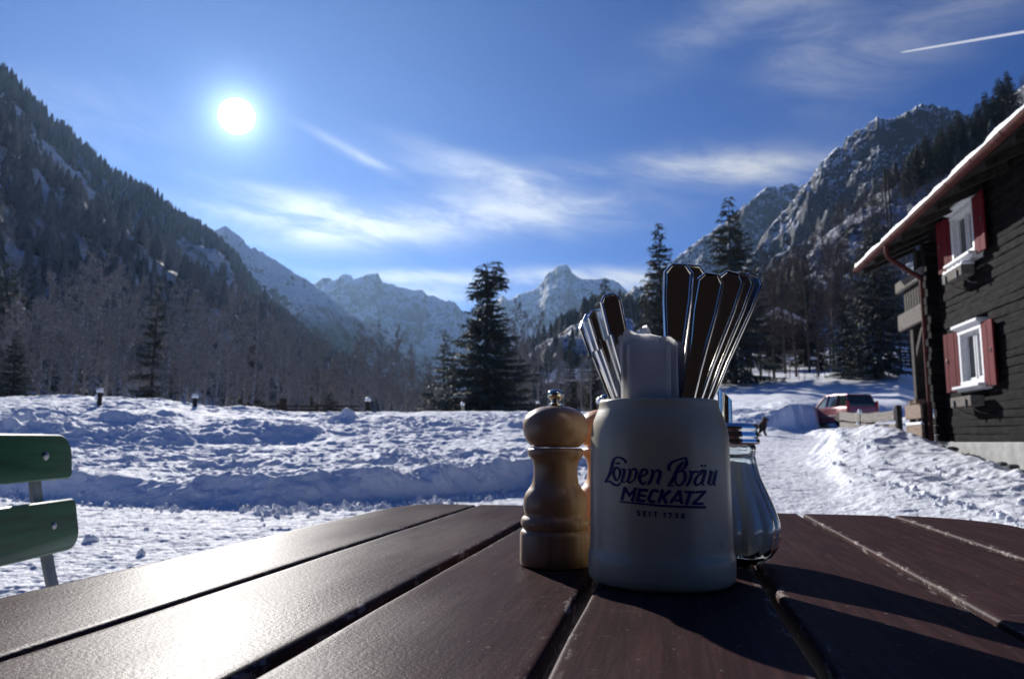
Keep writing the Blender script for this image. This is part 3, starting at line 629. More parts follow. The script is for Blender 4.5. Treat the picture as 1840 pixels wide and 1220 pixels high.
def wood(name, label, G, T, n, hmin, hmax, protos, mt, t0, t1, seed, keep=None, wmul=1.):
    r = np.random.default_rng(seed); m_, c_ = T.shape; ok = np.argwhere((T > t0) & (T < t1) & (T <= 1)); w = G[ok[:, 0], ok[:, 1], 1] ** 1.2
    pick = ok[r.choice(len(ok), n * 2, p=w / w.sum())]; Vs, Ts = [], []; off = 0; cnt = 0
    for a, b in pick:
        p = G[a, b] + np.array([r.uniform(-2, 2), r.uniform(-2, 2), -.4])
        if keep is not None and not keep(p, r): continue
        v, t = protos[r.integers(len(protos))]; h = r.uniform(hmin, hmax); ang = r.uniform(0, 6.28); c, s = math.cos(ang), math.sin(ang)
        q = np.stack([(v[:, 0] * c - v[:, 1] * s) * h * wmul, (v[:, 0] * s + v[:, 1] * c) * h * wmul, v[:, 2] * h], -1) + p
        Vs.append(q); Ts.append(t + off); off += len(q); cnt += 1
        if cnt >= n: break
    o = np_mesh(name, np.concatenate(Vs), None, mt, smooth=False, tris=np.concatenate(Ts)); tag(o, label, 'wood', kind='stuff'); return o
patch = lambda sc, th, sd: (lambda p, r: fbm(np.array([p[0] * sc]), np.array([p[1] * sc]), 3, sd)[0] + r.uniform(-.12, .12) > th)
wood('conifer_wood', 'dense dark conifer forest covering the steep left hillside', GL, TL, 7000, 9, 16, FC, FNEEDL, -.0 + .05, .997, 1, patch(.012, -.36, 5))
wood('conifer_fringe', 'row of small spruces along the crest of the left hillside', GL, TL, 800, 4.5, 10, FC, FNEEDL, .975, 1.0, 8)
wood('bare_wood', 'grey leafless wood on the lower part of the left hillside', GL, TL, 1500, 10, 17, FB, TWIG, .02, .45, 2)
wood('hill_wood', 'dark leafless wood and scrub covering the right hillside', GH, TH, 3400, 7, 13, FB, TWIGD, .04, .98, 3, patch(.02, -.30, 15))
wood('hill_conifers', 'snow dusted spruces scattered over the right hillside', GH, TH, 620, 9, 17, FC, FNEED, .10, 1.0, 4, patch(.012, -.05, 25))
wood('valley_wood', 'dark conifer wood on the low hill below the far peak', GM, TM, 1500, 12, 20, FC, FNEED, .1, .99, 6, patch(.01, -.15, 35))
wood('mountain_wood', 'thin dark conifers on the lower flank of the right mountain', GR, TR, 2600, 10, 19, FC, FNEED, .05, .72, 7, patch(.006, .02, 45))
g = 'snowy spruces on the skyline above the farmhouse roof'
sky_l = [(1652, 300), (1672, 262), (1692, 240), (1708, 258), (1722, 228), (1741, 220), (1758, 197), (1778, 205), (1794, 186), (1812, 165), (1826, 172), (1840, 140), (1856, 128)]
for q, (px, tp) in enumerate(sky_l):
    D = np.interp(px, [1480, 1840], [330, 400]) * .90; b = zat(px, tp + 88, D)
    tree('spruceC' if q % 2 else 'spruceA', 'spruce_tree', ords[q] + (' from the left' if 0 < q < 12 else '') + ' of the snowy skyline spruces above the roof', px, D, tp, g, hp=15, base=b, wide=1.15)

# ------------------------------------------------------------------ far huts, poles
def hut(label, px, py, D, w, d, hw, hr, yaw):
    p = at(px, py, D); z = p[2]; r = thing('mountain_hut', label, 'hut', (p[0], p[1], z), (0, 0, yaw))
    b = MB(); b.box((0, 0, -1.5), (w * .86, d * .86, 3)); b.build('wall', DKWOOD, r)
    b = MB(); L = [(-w / 2, 0), (0, hr), (w / 2, 0), (w / 2, .35), (0, hr + .35), (-w / 2, .35)]
    b.loft([[(x, -d / 2, zz) for x, zz in L], [(x, d / 2, zz) for x, zz in L]]); b.build('snowy_roof', RSNOW, r)
hut('small hut with a long snowy roof behind the dark trees right of the knives', 1400, 590, 92, 6.5, 6, 2, 1.9, R_(-20))
hut('small snow roofed hut half hidden left of the leaning forks', 1034, 690, 95, 5, 6, 2, 1.6, R_(60))
for q, (px, py0, py1) in enumerate([(1596, 305, 392), (1603, 305, 400)]):
    D = 200; a, b_ = at(px, py1 + 30, D), at(px, py0, D); r = thing('utility_pole', ['left pole of the twin poles rising from the right hillside', 'right pole of the twin poles rising from the right hillside'][q], 'pole', a)
    b = MB(); b.tube([(0, 0, -2), (0, 0, (b_ - a).z)], .22, 8); b.build('mast', DKWOOD, r); b = MB(); b.box((0, 0, (b_ - a).z - .6), (.7, .2, .2)); b.build('crossarm', DKWOOD, r)
# ------------------------------------------------------------------ contrail, high beyond the haze
a, b_ = at(1618, 95, 14000), at(2100, 14, 15500); dlt = b_ - a; b = MB()
b.tube([a + dlt * t for t in (0, .02, .1, .3, .6, 1)], [6, 14, 22, 28, 34, 42], 10)
cm = bpy.data.materials.new('ice_trail'); cm.use_nodes = True; t = cm.node_tree; t.nodes.clear()
df = N(t, 'ShaderNodeBsdfDiffuse'); df.inputs[0].default_value = (.95, .95, .95, 1); tl = N(t, 'ShaderNodeBsdfTranslucent'); tl.inputs[0].default_value = (.95, .95, .95, 1)
tp_ = N(t, 'ShaderNodeBsdfTransparent'); ms = N(t, 'ShaderNodeMixShader'); ms.inputs[0].default_value = .6; ms2 = N(t, 'ShaderNodeMixShader'); ms2.inputs[0].default_value = .5
t.links.new(df.outputs[0], ms2.inputs[1]); t.links.new(tl.outputs[0], ms2.inputs[2]); t.links.new(ms2.outputs[0], ms.inputs[1]); t.links.new(tp_.outputs[0], ms.inputs[2])
t.links.new(ms.outputs[0], N(t, 'ShaderNodeOutputMaterial').inputs[0]); o = b.build('contrail', cm, smooth=True); tag(o, 'thin white contrail high in the blue sky at the upper right', 'contrail')

# ------------------------------------------------------------------ beer garden table
TB = thing('beer_table', 'long dark brown varnished slatted table holding the mug and the mills', 'table', uvz(.3, 0, 0), (0, 0, -TAZ))
GAPV = [-.408, -.291, -.175, -.056, .064, .177, .296, .412]; U1, U0_ = 1.141, -.50; uc = .3
def plank(v0, v1, zt, th, k, first, last):
    """cross-section with rounded long edges, lofted along the table; outer planks get rounded far corners"""
    b = MB(); e = .0035; loops = []
    us = list(np.linspace(U0_, U1 - .14, 46)) + list(np.linspace(U1 - .135, U1 - .004, 14)) + [U1 - .001, U1]
    for i, u in enumerate(us):
        a, c = v0 + .0035, v1 - .0035
        rr = .115; dx = u - (U1 - rr)
        if dx > 0:
            ins = rr - math.sqrt(max(rr * rr - min(dx, rr * .985) ** 2, 0))
            if first: a += ins * .42
            if last: c -= ins
        en = .0025 if i == len(us) - 1 else 0
        wob = .0004 * math.sin(u * 13 + k * 2.1) + .0003 * math.sin(u * 37 + k)
        a += wob; c += .0005 * math.sin(u * 17 + k * 1.3)
        pr = [(a + e * (1 - math.cos(q)), zt - en - e * (1 - math.sin(q))) for q in (0, .4, .8, 1.2, 1.57)]
        w = c - a; pr += [(a + .0075, zt - en), (a + w * .5, zt - en + .0003), (c - .0075, zt - en)]
        pr += [(c - e * (1 - math.cos(q)), zt - en - e * (1 - math.sin(q))) for q in (1.57, 1.2, .8, .4, 0)]
        pr += [(c, zt - th), (a, zt - th)]
        loops.append([(v, u - uc, z) for v, z in pr])
    b.loft(loops); return b
tr_ = random.Random(8)
for k in range(7):
    o = plank(GAPV[k], GAPV[k + 1], .75 + tr_.uniform(-.0006, .0006), .022, k, k == 0, k == 6).build('plank', TABLE, TB, angle=40)
    ea = o.data.attributes.new('edge', 'FLOAT', 'POINT'); ea.data.foreach_set('value', [1.0 if (i % 15) in (0, 1, 2, 3, 4, 8, 9, 10, 11, 12) or i >= len(o.data.vertices) - 15 else 0.0 for i in range(len(o.data.vertices))])
for u in (-.3, .2, .9):
    b = MB(); b.box((0, u - uc, .714), (.74, .045, .024), bev=.002); b.build('crossbar', DKMET, TB)
for u in (-.35, .95):
    for v in (-.30, .30):
        b = MB(); b.tube([(v, u - uc, .702), (v * 1.08, u - uc, -.02)], .014, 10); b.build('leg', DKMET, TB, smooth=True)
    b = MB(); b.tube([(-.32, u - uc, .18), (.32, u - uc, .18)], .010, 8); b.build('leg_brace', DKMET, TB, smooth=True)

# ------------------------------------------------------------------ stoneware mug
TZ = .7505
def m_stone():
    M = mat('stoneware', (.42, .40, .33), .32, Specular_IOR_Level=.45, Coat_Weight=.12, Coat_Roughness=.2); t, b = nodes(M)
    n = noise(t, 90, 5, .6); n2 = noise(t, 14, 4, .6); n3 = noise(t, 40, 3, .5, stretch=(1, 1, 6))
    c = MIX(t, ramp(t, n2, .3, .7), (.40, .365, .26), (.46, .42, .305)); c = MIX(t, ramp(t, n, .62, .74), c, (.30, .29, .24)); t.links.new(c, b.inputs['Base Color'])
    bump(t, b, n3, .10, .0015); bump(t, b, n, .08, .0004); return M
STN = m_stone(); INK = mat('cobalt_glaze', (.003, .009, .10), .5, Specular_IOR_Level=.2)
MX, MY = .1065, .5465
MUG = thing('beer_mug', 'grey stoneware beer mug with blue lettering holding cutlery and napkins', 'mug', (MX, MY, TZ), (0, 0, -math.atan2(MX, MY)))
MP = [(.0, .0), (.044, .0), (.0482, .001), (.0505, .0035), (.0512, .008), (.0512, .0165), (.0508, .0195), (.0500, .0215), (.0497, .025), (.0495, .045), (.0492, .07), (.0489, .09), (.0487, .1), (.0481, .1055), (.0468, .1110), (.0451, .1155), (.0436, .1190), (.0428, .1210),
      (.0426, .1235), (.0424, .1252), (.0416, .1264), (.0402, .1266), (.0392, .1255), (.0388, .122), (.0392, .117), (.0412, .108), (.0425, .098), (.0430, .07), (.0435, .02), (.0425, .0125), (.04, .0105), (0, .0100)]
b = MB(); b.lathe(MP, 96); b.build('mug_body', STN, MUG, smooth=True)
b = MB(); hp = []
for q in np.linspace(0, 1, 18):
    a = -math.pi / 2 + q * math.pi; hp.append((0, .045 + .034 * math.cos(a) ** .8 if abs(math.cos(a)) > 1e-6 else .045, .062 + .036 * math.sin(a)))
b.tube(hp, .0075, 10); b.build('handle', STN, MUG, smooth=True)
def mug_r(z): return np.interp(z, [p[1] for p in MP[2:18]], [p[0] for p in MP[2:18]])
# lettering: pen strokes (x, y, width) drawn in units of 1/7.08 of a photo pixel, laid on the round body
KX = 1 / 7.077 / 2557
def on_mug(x, y, off):
    z = .0645 + (690 - y) * KX * .985; r = mug_r(z); s = max(-.98, min(.98, ((x + 1060 * 7.077) - 1185.5 * 7.077) * KX / r)); a = math.asin(s) ; r += off
    return Vector((r * math.sin(a), -r * math.cos(a), z))
LT = MB()
def stroke(pts, w, w1=None, sub=6):
    """ribbon stroke through points by Catmull-Rom; w may be a list"""
    n = len(pts); ws = w if isinstance(w, list) else [w] * n
    P = []
    for i in range(n - 1):
        p0, p1, p2, p3 = [np.array(pts[max(0, min(n - 1, i + d))], float) for d in (-1, 0, 1, 2)]
        for s in range(sub):
            t = s / sub
            if w1 == 'L': q = p1 + (p2 - p1) * t
            else: q = .5 * ((2 * p1) + (-p0 + p2) * t + (2 * p0 - 5 * p1 + 4 * p2 - p3) * t * t + (-p0 + 3 * p1 - 3 * p2 + p3) * t ** 3)
            P.append((q, ws[i] + (ws[i + 1] - ws[i]) * t))
    P.append((np.array(pts[-1], float), ws[-1])); base = len(LT.v)
    for i, (q, w_) in enumerate(P):
        t = P[min(i + 1, len(P) - 1)][0] - P[max(i - 1, 0)][0]; t = t / (np.linalg.norm(t) + 1e-9); nrm = np.array([-t[1], t[0]]) * w_ / 2
        ext = t * (w_ * .12) * (-1 if i == 0 else 1 if i == len(P) - 1 else 0)
        for sg in (-1, 1):
            c = q + nrm * sg + ext
            LT.v.append(tuple(on_mug(c[0], c[1], .00035)))
    for i in range(len(P) - 1): LT.f.append((base + 2 * i, base + 2 * i + 1, base + 2 * i + 3, base + 2 * i + 2))
ST = stroke
# L
ST([(498, 352), (478, 322), (430, 292), (380, 292), (340, 325), (322, 400), (300, 470), (268, 545), (228, 598)], [34, 30, 22, 22, 34, 42, 40, 34, 20])
ST([(228, 600), (290, 588), (345, 622), (395, 625), (425, 590)], [16, 26, 30, 28, 12])
# o umlaut
ST([(378, 408), (340, 460), (348, 530), (375, 572), (408, 530), (424, 470), (410, 430), (378, 408)], [20, 34, 34, 20, 22, 30, 30, 18]); ST([(372, 358), (386, 364)], 28); ST([(404, 358), (418, 364)], 28)
# w
ST([(448, 425), (478, 440), (462, 520), (440, 575), (462, 592)], [18, 34, 36, 34, 14], 'L'); ST([(462, 590), (510, 570)], 14, 'L')
ST([(520, 425), (548, 440), (530, 520), (510, 572), (536, 596)], [18, 34, 36, 34, 14], 'L'); ST([(536, 594), (590, 550), (612, 490), (618, 440), (592, 420), (560, 445)], [14, 22, 34, 32, 26, 14])
# e
ST([(660, 520), (735, 480), (742, 440), (710, 425), (672, 460), (655, 530), (670, 580), (700, 602), (735, 565)], [14, 26, 28, 28, 36, 38, 34, 24, 12])
# n
ST([(790, 430), (820, 445), (800, 520), (775, 575), (752, 604)], [18, 36, 38, 36, 26], 'L'); ST([(825, 460), (872, 430), (900, 455), (885, 520), (862, 575), (888, 598)], [14, 30, 38, 38, 34, 14], 'L')
# B
ST([(1002, 432), (1000, 385), (1040, 335), (1110, 305), (1190, 282)], [34, 38, 30, 24, 16]); ST([(1196, 272), (1205, 340), (1190, 385), (1150, 425), (1108, 450)], [16, 40, 34, 20, 12])
ST([(1165, 335), (1120, 385), (1080, 460), (1040, 545), (990, 612)], [24, 44, 44, 42, 26]); ST([(1108, 448), (1165, 440), (1188, 480), (1175, 550), (1130, 605), (1090, 600), (1072, 560), (1085, 500)], [14, 24, 38, 34, 22, 20, 20, 16])
ST([(985, 614), (1050, 612)], 16, 'L')
# r
ST([(1232, 440), (1262, 452), (1250, 520), (1225, 580), (1200, 614)], [18, 36, 38, 34, 28], 'L'); ST([(1262, 480), (1300, 445), (1340, 455)], [16, 32, 22])
# a umlaut
ST([(1340, 450), (1400, 430), (1430, 440), (1405, 520), (1380, 580), (1405, 612)], [14, 26, 36, 36, 34, 14], 'L'); ST([(1400, 450), (1340, 490), (1300, 550), (1305, 598), (1340, 600), (1385, 560)], [16, 26, 36, 32, 22, 14]); ST([(1374, 374), (1388, 378)], 28); ST([(1416, 374), (1430, 378)], 28)
# u
ST([(1478, 440), (1502, 450), (1480, 530), (1462, 585), (1480, 612)], [18, 36, 36, 34, 14], 'L'); ST([(1480, 612), (1530, 575)], 14, 'L'); ST([(1568, 432), (1548, 480), (1535, 540), (1520, 590), (1545, 616)], [18, 36, 36, 34, 14], 'L')
# MECKATZ
ST([(478, 645), (462, 720), (440, 800)], 34, 'L'); ST([(482, 652), (530, 745), (612, 655)], [34, 30, 34], 'L'); ST([(608, 648), (590, 730), (562, 805)], 34, 'L')
ST([(662, 655), (645, 730), (622, 805)], 38, 'L'); ST([(665, 668), (752, 672)], 34, 'L'); ST([(655, 735), (728, 738)], 28, 'L'); ST([(628, 796), (712, 798)], 34, 'L')
ST([(872, 680), (812, 672), (780, 720), (762, 775), (785, 802), (832, 802)], [34, 34, 38, 38, 34, 34])
ST([(922, 660), (902, 735), (872, 812)], 38, 'L'); ST([(1010, 670), (920, 748)], 34, 'L'); ST([(930, 740), (962, 818)], 38, 'L')
ST([(1118, 668), (1060, 745), (1012, 812)], 34, 'L'); ST([(1118, 668), (1128, 745), (1138, 820)], 38, 'L'); ST([(1055, 782), (1130, 786)], 26, 'L')
ST([(1172, 684), (1290, 690)], 30, 'L'); ST([(1238, 690), (1218, 760), (1192, 830)], 38, 'L')
ST([(1306, 688), (1425, 684)], 30, 'L'); ST([(1408, 690), (1340, 760), (1272, 820)], 34, 'L'); ST([(1262, 822), (1392, 826)], 30, 'L')
ST([(415, 822), (660, 832), (900, 848), (1150, 858), (1415, 868)], [16, 22, 26, 28, 32], 'L')
# SEIT 1738
ST([(655, 922), (635, 918), (625, 935), (650, 950), (650, 966), (625, 972)], 15)
for p in ([(698, 918), (698, 974)], [(698, 922), (725, 922)], [(698, 946), (722, 946)], [(698, 970), (727, 970)], [(768, 920), (768, 976)], [(818, 926), (852, 926)], [(836, 926), (836, 980)], [(926, 942), (946, 930), (946, 982)], [(982, 934), (1016, 936), (998, 988)]): ST(p, 15, 'L')
ST([(1060, 938), (1092, 938), (1076, 956), (1092, 974), (1060, 986)], 14, 'L'); ST([(1148, 938), (1132, 950), (1150, 962), (1166, 976), (1148, 988), (1132, 976), (1150, 962), (1166, 948), (1148, 938)], 13)
LT.build('lettering', INK, MUG)

# ------------------------------------------------------------------ mills
def mill(label, x, y, wood, zk, yaw):
    r = thing('pepper_mill', label, 'pepper mill', (x, y, TZ), (0, 0, yaw)); k = 1 / 8018.
    hd = [(0, 436), (120, 436), (150, 433), (172, 415), (190, 392), (204, 360), (212, 325), (213, 295), (206, 262), (190, 232), (165, 208), (132, 188), (98, 176), (60, 170), (0, 168)]
    bd = [(0, 1172), (220, 1172), (226, 1166), (227, 1100), (227, 985), (224, 970), (214, 958), (206, 950), (214, 940), (222, 920), (222, 900), (214, 882), (200, 870), (196, 862), (203, 840), (207, 800), (204, 760), (194, 730), (172, 700), (150, 665), (143, 620), (141, 575), (146, 540), (154, 515), (168, 500), (178, 486), (182, 468), (180, 452), (172, 442), (150, 440), (0, 440)]
    P = lambda L: [(q * k, (1172 - y_) * k) for q, y_ in L]
    b = MB(); b.lathe(P(bd), 64); b.build('mill_base', wood, r, angle=50)
    b = MB(); b.lathe(P(hd), 64); b.build('mill_head', wood, r, angle=50)
    b = MB(); b.lathe(P([(0, 172), (36, 172), (50, 166), (50, 156), (38, 150), (28, 145), (26, 138), (36, 126), (50, 112), (54, 96), (53, 84), (44, 70), (32, 63), (0, 61)]), 24); b.build('knob', mat('polished_nickel', (.62, .6, .5), .16, 1), r, angle=35)
    return r
mill('light brown wooden pepper mill with a steel knob left of the mug', .0360, .615, MILLW, 1, .6)
mill('orange toned wooden mill half hidden between the brown mill and the mug', .0850, .668, MILLO, 1, 2.2)

# ------------------------------------------------------------------ sugar pourer
GLS = mat('clear_glass', (.93, .98, .96), .02, Transmission_Weight=1, IOR=1.47)
SUG = m_rough('sugar', (.84, .84, .83), (.93, .93, .92), 300, .8, .6, .0006)
J = thing('sugar_pourer', 'ribbed glass sugar pourer with chrome lid and slanted spout behind the mug', 'sugar pourer', (.1795, .633, TZ)); k = 1 / 2195.
JP = [(0, 1016), (40, 1016), (60, 1013), (68, 1006), (74, 999), (82, 985), (87, 970), (88, 955), (85, 938), (79, 920), (72, 902), (65, 885), (58, 868), (53, 850), (51, 835), (50, 826), (52, 820), (52, 812), (50, 806), (50, 796)]
Ji = [(47, 796), (47, 820), (48, 835), (50, 850), (55, 868), (62, 885), (69, 902), (76, 920), (82, 938), (85, 955), (84, 970), (79, 984), (68, 998), (40, 1003), (0, 1004)]
n1_ = len(JP)
def rib(a, i, z):
    zz = 1016 - z * 2195
    amp = .075 * max(0, min(1, (zz - 822) / 25.)) * max(0, min(1, (1012 - zz) / 20.)); return 1 + amp * (abs(math.cos(a * 7)) - .5) 
b = MB(); b.lathe([(q * k, (1016 - y_) * k) for q, y_ in JP + Ji], 126, mod=rib); b.build('glass_jar', GLS, J, smooth=True)
Sg = [(0, 1003.5), (40, 1002.5), (67.4, 997.5), (78.4, 983.5), (83.3, 970), (84.3, 955), (81.3, 938), (75.3, 920), (68.3, 902), (61.3, 885), (54.3, 868), (49, 850), (47, 842), (20, 838), (0, 836)]
b = MB(); b.lathe([(q * k * .992, (1016 - y_) * k) for q, y_ in Sg], 126, mod=lambda a, i, z: rib(a, 0, z)); b.build('sugar_fill', SUG, J, smooth=True)
Ld = [(0, 806), (57, 806), (59.5, 805), (60, 802), (58.8, 799), (58.6, 796), (59.4, 793), (59.2, 789), (58, 786), (57.8, 783), (58.6, 780), (58.8, 776), (57.5, 772), (54, 769.5), (46, 768), (14, 767), (0, 767)]
b = MB(); b.lathe([(q * k, (1016 - y_) * k) for q, y_ in Ld], 72); b.build('lid', LID, J, angle=60)
b = MB(); lp = []; 
zc = lambda a: (1016 - (717 + 11 * math.cos(a))) * k
r0, r1 = 12.5 * k, 11 * k
A12 = [2 * math.pi * q / 28 for q in range(28)]
b.loft([[(r0 * math.cos(a), r0 * math.sin(a), (1016 - 768) * k) for a in A12], [(r0 * math.cos(a), r0 * math.sin(a), zc(a)) for a in A12], [(r1 * math.cos(a), r1 * math.sin(a), zc(a)) for a in A12], [(r1 * math.cos(a), r1 * math.sin(a), (1016 - 768) * k) for a in A12]], False, False)
b.build('spout', LID, J, angle=50)

# ------------------------------------------------------------------ cutlery and napkins
def cut_outline(kind, L, W):
    """right half outline from the bottom tip up to the faceted handle end: (z, half width, half thickness)"""
    if kind == 'knife': lo = [(0, .001, .0006), (.006, .006, .0006), (.02, .0088, .0007), (.06, .0092, .0008), (.085, .0078, .001), (.092, .0046, .0022), (.098, .0048, .0030), (.105, .0052, .0032)]
    else: lo = [(0, .003, .0008), (.008, .0085, .0008), (.02, .0115, .0008), (.034, .0120, .0008), (.048, .0090, .001), (.056, .0046, .0013), (.07, .0028, .0016), (.095, .0030, .0017), (.105, .0038, .0018)]
    h = W / 2; t = .0030 if kind == 'knife' else .0019
    hi = [(.125, h * .58, t), (.15, h * .76, t), (L - .03, h * .95, t), (L - h * .62, h, t), (L, h * .48, t)]
    return [q for q in lo if q[0] < L - .05] + [q for q in hi if q[0] > .11]
def cutlery(kind, label, group, top, rim, Wd, roll, L, push=0, s=1.0):
    a, c = at(*top), at(*rim); ax = (a - c).normalized(); org = a - ax * L
    if org.z < .763: org += ax * ((.763 - org.z) / ax.z) * 0
    vw = Vector((a[0], a[1], 0)).normalized(); yv = (vw - ax * vw.dot(ax)).normalized(); xv = yv.cross(ax)
    rm = Matrix((xv, yv, ax)).transposed(); rm = rm @ Matrix.Rotation(roll, 3, 'Z')
    r = bpy.data.objects.new(kind, None); r.empty_display_size = .05; COL.objects.link(r); r.matrix_world = Matrix.Translation(org) @ rm.to_4x4(); r['label'] = label; r['category'] = kind.split('_')[-1]; r['group'] = group
    O = cut_outline('knife' if 'knife' in kind else 'fork', L, Wd)
    def build(sub, nm):
        b = MB()
        def loop(o, y):
            R = [(w - min(o, w * .42), z) for z, w, t in sub]; n = len(sub); zt, zb = sub[-1][0], sub[0][0]
            R = [(x, min(z, zt - o) if i > n - 2 and nm == 'handle' else z) for i, (x, z) in enumerate(R)]
            if nm == 'handle': R[-1] = (R[-1][0], zt - o); R[-1] = (R[-1][0] + o * .55, R[-1][1]); R[-2] = (R[-2][0], R[-2][1] - o * .5)
            pts = [(x, z, t) for (x, z), (_, _, t) in zip(R, sub)] + [(-x, z, t) for (x, z), (_, _, t) in list(zip(R, sub))[::-1]]
            return [(x, y * t, z) for x, z, t in pts]
        rec = .62 if nm == 'handle' else .9; o3 = .0020 * Wd / .02
        b.loft([loop(o3 * 2.0, -rec), loop(o3 * 1.35, -rec), loop(o3 * 1.0, -1.), loop(o3 * .5, -1.), loop(0, -.35), loop(0, .35), loop(o3 * .5, 1.), loop(o3 * 1.0, 1.), loop(o3 * 1.35, rec), loop(o3 * 2.0, rec)], True, True)
        b.build(nm, CHROME, r, angle=28)
    sp_ = next(i for i, q in enumerate(O) if q[0] >= .095)
    build(O[:sp_ + 1], 'blade' if 'knife' in kind else 'tines'); build(O[sp_:], 'handle')
    return r
gk = 'table knives standing on the right side of the mug'; gf = 'forks leaning out of the left side of the mug'
cutlery('table_knife', 'tallest knife handle nearest the napkins with a wide light reflection', gk, (1220, 474, .560), (1208, 716, .556), .0228, R_(4), .205)
cutlery('table_knife', 'knife handle mostly hidden directly behind the tallest upright knife', gk, (1246, 476, .585), (1222, 716, .574), .0225, R_(6), .205)
cutlery('table_knife', 'front leaning knife handle second from the napkins', gk, (1279, 491, .545), (1236, 716, .545), .0205, R_(3), .200)
cutlery('table_knife', 'third knife handle from the napkins leaning to the right', gk, (1318, 489, .563), (1250, 716, .556), .0205, R_(5), .203)
cutlery('table_knife', 'narrow looking knife handle second from the right edge of the bunch', gk, (1337, 492, .578), (1262, 716, .566), .0200, R_(7), .203)
cutlery('table_knife', 'outermost knife handle leaning farthest to the right', gk, (1354, 494, .594), (1272, 716, .577), .0195, R_(9), .205)
cutlery('fork', 'front fork handle with bright faceted tip beside the napkins', gf, (1094, 528, .540), (1136, 716, .541), .0160, R_(8), .180)
cutlery('fork', 'second fork handle from the napkins', gf, (1071, 556, .552), (1118, 716, .548), .0162, R_(9), .172)
cutlery('fork', 'third fork handle seen nearly edge on', gf, (1060, 563, .566), (1109, 716, .556), .0165, R_(22), .172)
cutlery('fork', 'outermost fork handle leaning farthest to the left', gf, (1053, 577, .580), (1102, 716, .566), .0165, R_(34), .170)
cutlery('fork', 'dark fork handle hidden between the front fork and the napkins', gf, (1119, 572, .588), (1140, 716, .574), .0150, R_(20), .170)
NAP = mat('paper', (.86, .86, .87), .9, Specular_IOR_Level=.1); t, b_ = nodes(NAP); bump(t, b_, noise(t, 160, 4, .6), .35, .0006)
tlp = N(t, 'ShaderNodeBsdfTranslucent'); tlp.inputs[0].default_value = (.86, .85, .84, 1); mxp = N(t, 'ShaderNodeMixShader'); mxp.inputs[0].default_value = .6
t.links.new(b_.outputs[0], mxp.inputs[1]); t.links.new(tlp.outputs[0], mxp.inputs[2]); t.links.new(mxp.outputs[0], [n for n in t.nodes if n.type == 'OUTPUT_MATERIAL'][0].inputs[0])
gn = 'folded napkins standing in the mug'
def napkin(label, x0, x1, ytop, D, seed, yaw=0, hz=0, tilt=0):
    rn = random.Random(seed); A, B = at(x0, ytop, D), at(x1, ytop + tilt, D + yaw); zb = TZ + .022
    c = (A + B) / 2; r = thing('napkin', label, 'napkin', (c[0], c[1], zb), group=gn)
    b = MB(); n, m_ = 10, 12
    for side, th in ((0, -.0007), (1, .0002), (2, .0011)):
        base = len(b.v)
        for i in range(n + 1):
            u = i / n; e = A.lerp(B, u); zt = e.z - side * .0014 - (.0022 * abs(math.sin(u * 4 + seed)) + .0012 * math.sin(u * 11 + seed * 2) + .0035 * max(0, (u - .8) * 5) ** 2 * (seed % 3 == 0))
            for j_ in range(m_ + 1):
                v = j_ / m_; z = zb + (zt - zb) * v
                wv = .0009 * math.sin(u * 5 + seed * 3 + side * .3) * v + .0006 * math.sin(v * 7 + seed)
                for off in (0, .00045): pass
                b.v.append((e.x - c[0], e.y - c[1] + th + wv + .0012 * side * v * 0, z - zb))
        for i in range(n):
            for j_ in range(m_):
                q = base + i * (m_ + 1) + j_; b.f.append((q, q + m_ + 1, q + m_ + 2, q + 1))
    # folded left and right edges join the layers
    L_ = (n + 1) * (m_ + 1)
    for j_ in range(m_):
        b.f.append((j_, j_ + 1, L_ + j_ + 1, L_ + j_)); e0 = n * (m_ + 1) + j_; b.f.append((L_ + e0, L_ + e0 + 1, 2 * L_ + e0 + 1, 2 * L_ + e0))
    for i in range(n): q = i * (m_ + 1) + m_; b.f.append((q, q + m_ + 1, L_ + q + m_ + 1, L_ + q))
    for e0, dr in ((0, -1), (n, 1)):              # round folds down both sides of the sheet
        P = [Vector(b.v[L_ + e0 * (m_ + 1) + j_]) + Vector((dr * .0004, .0002, 0)) for j_ in range(m_ + 1)]; b.tube(P, .00115, 8)
    b.build('paper_sheet', NAP, r, angle=50); return r
napkin('front white paper napkin facing the camera in the mug', 1131, 1196, 609, .522, 1, .002, tilt=4)
for q in range(11):
    napkin('folded white paper napkin standing behind the front one in the mug', 1119 + (q * 7 % 5) * 2.4, 1200 + q * 3.2, 607 - (q * 5 % 7) * 2.6, .5255 + q * .0029, q + 2, .001 + (q * 3 % 4) * .0032, tilt=5 + q * .9 + (q * 4 % 3) * 3)
NK = thing('napkin', 'crumpled white napkin corner poking up from the back of the napkin stack', 'napkin', at(1178, 612, .56), group=gn)
b = MB(); rn = random.Random(4); cpts = []
for i in range(9):
    for j_ in range(9):
        u, v = i / 8, j_ / 8; b.v.append(((u - .5) * .026 + rn.uniform(-.001, .001), rn.uniform(-.0025, .0025), -.05 + v * (.052 + .012 * math.sin(u * 7)) + rn.uniform(-.0015, .002) * v))
for i in range(8):
    for j_ in range(8): q = i * 9 + j_; b.f.append((q, q + 9, q + 10, q + 1))
b.build('paper_sheet', NAP, NK)

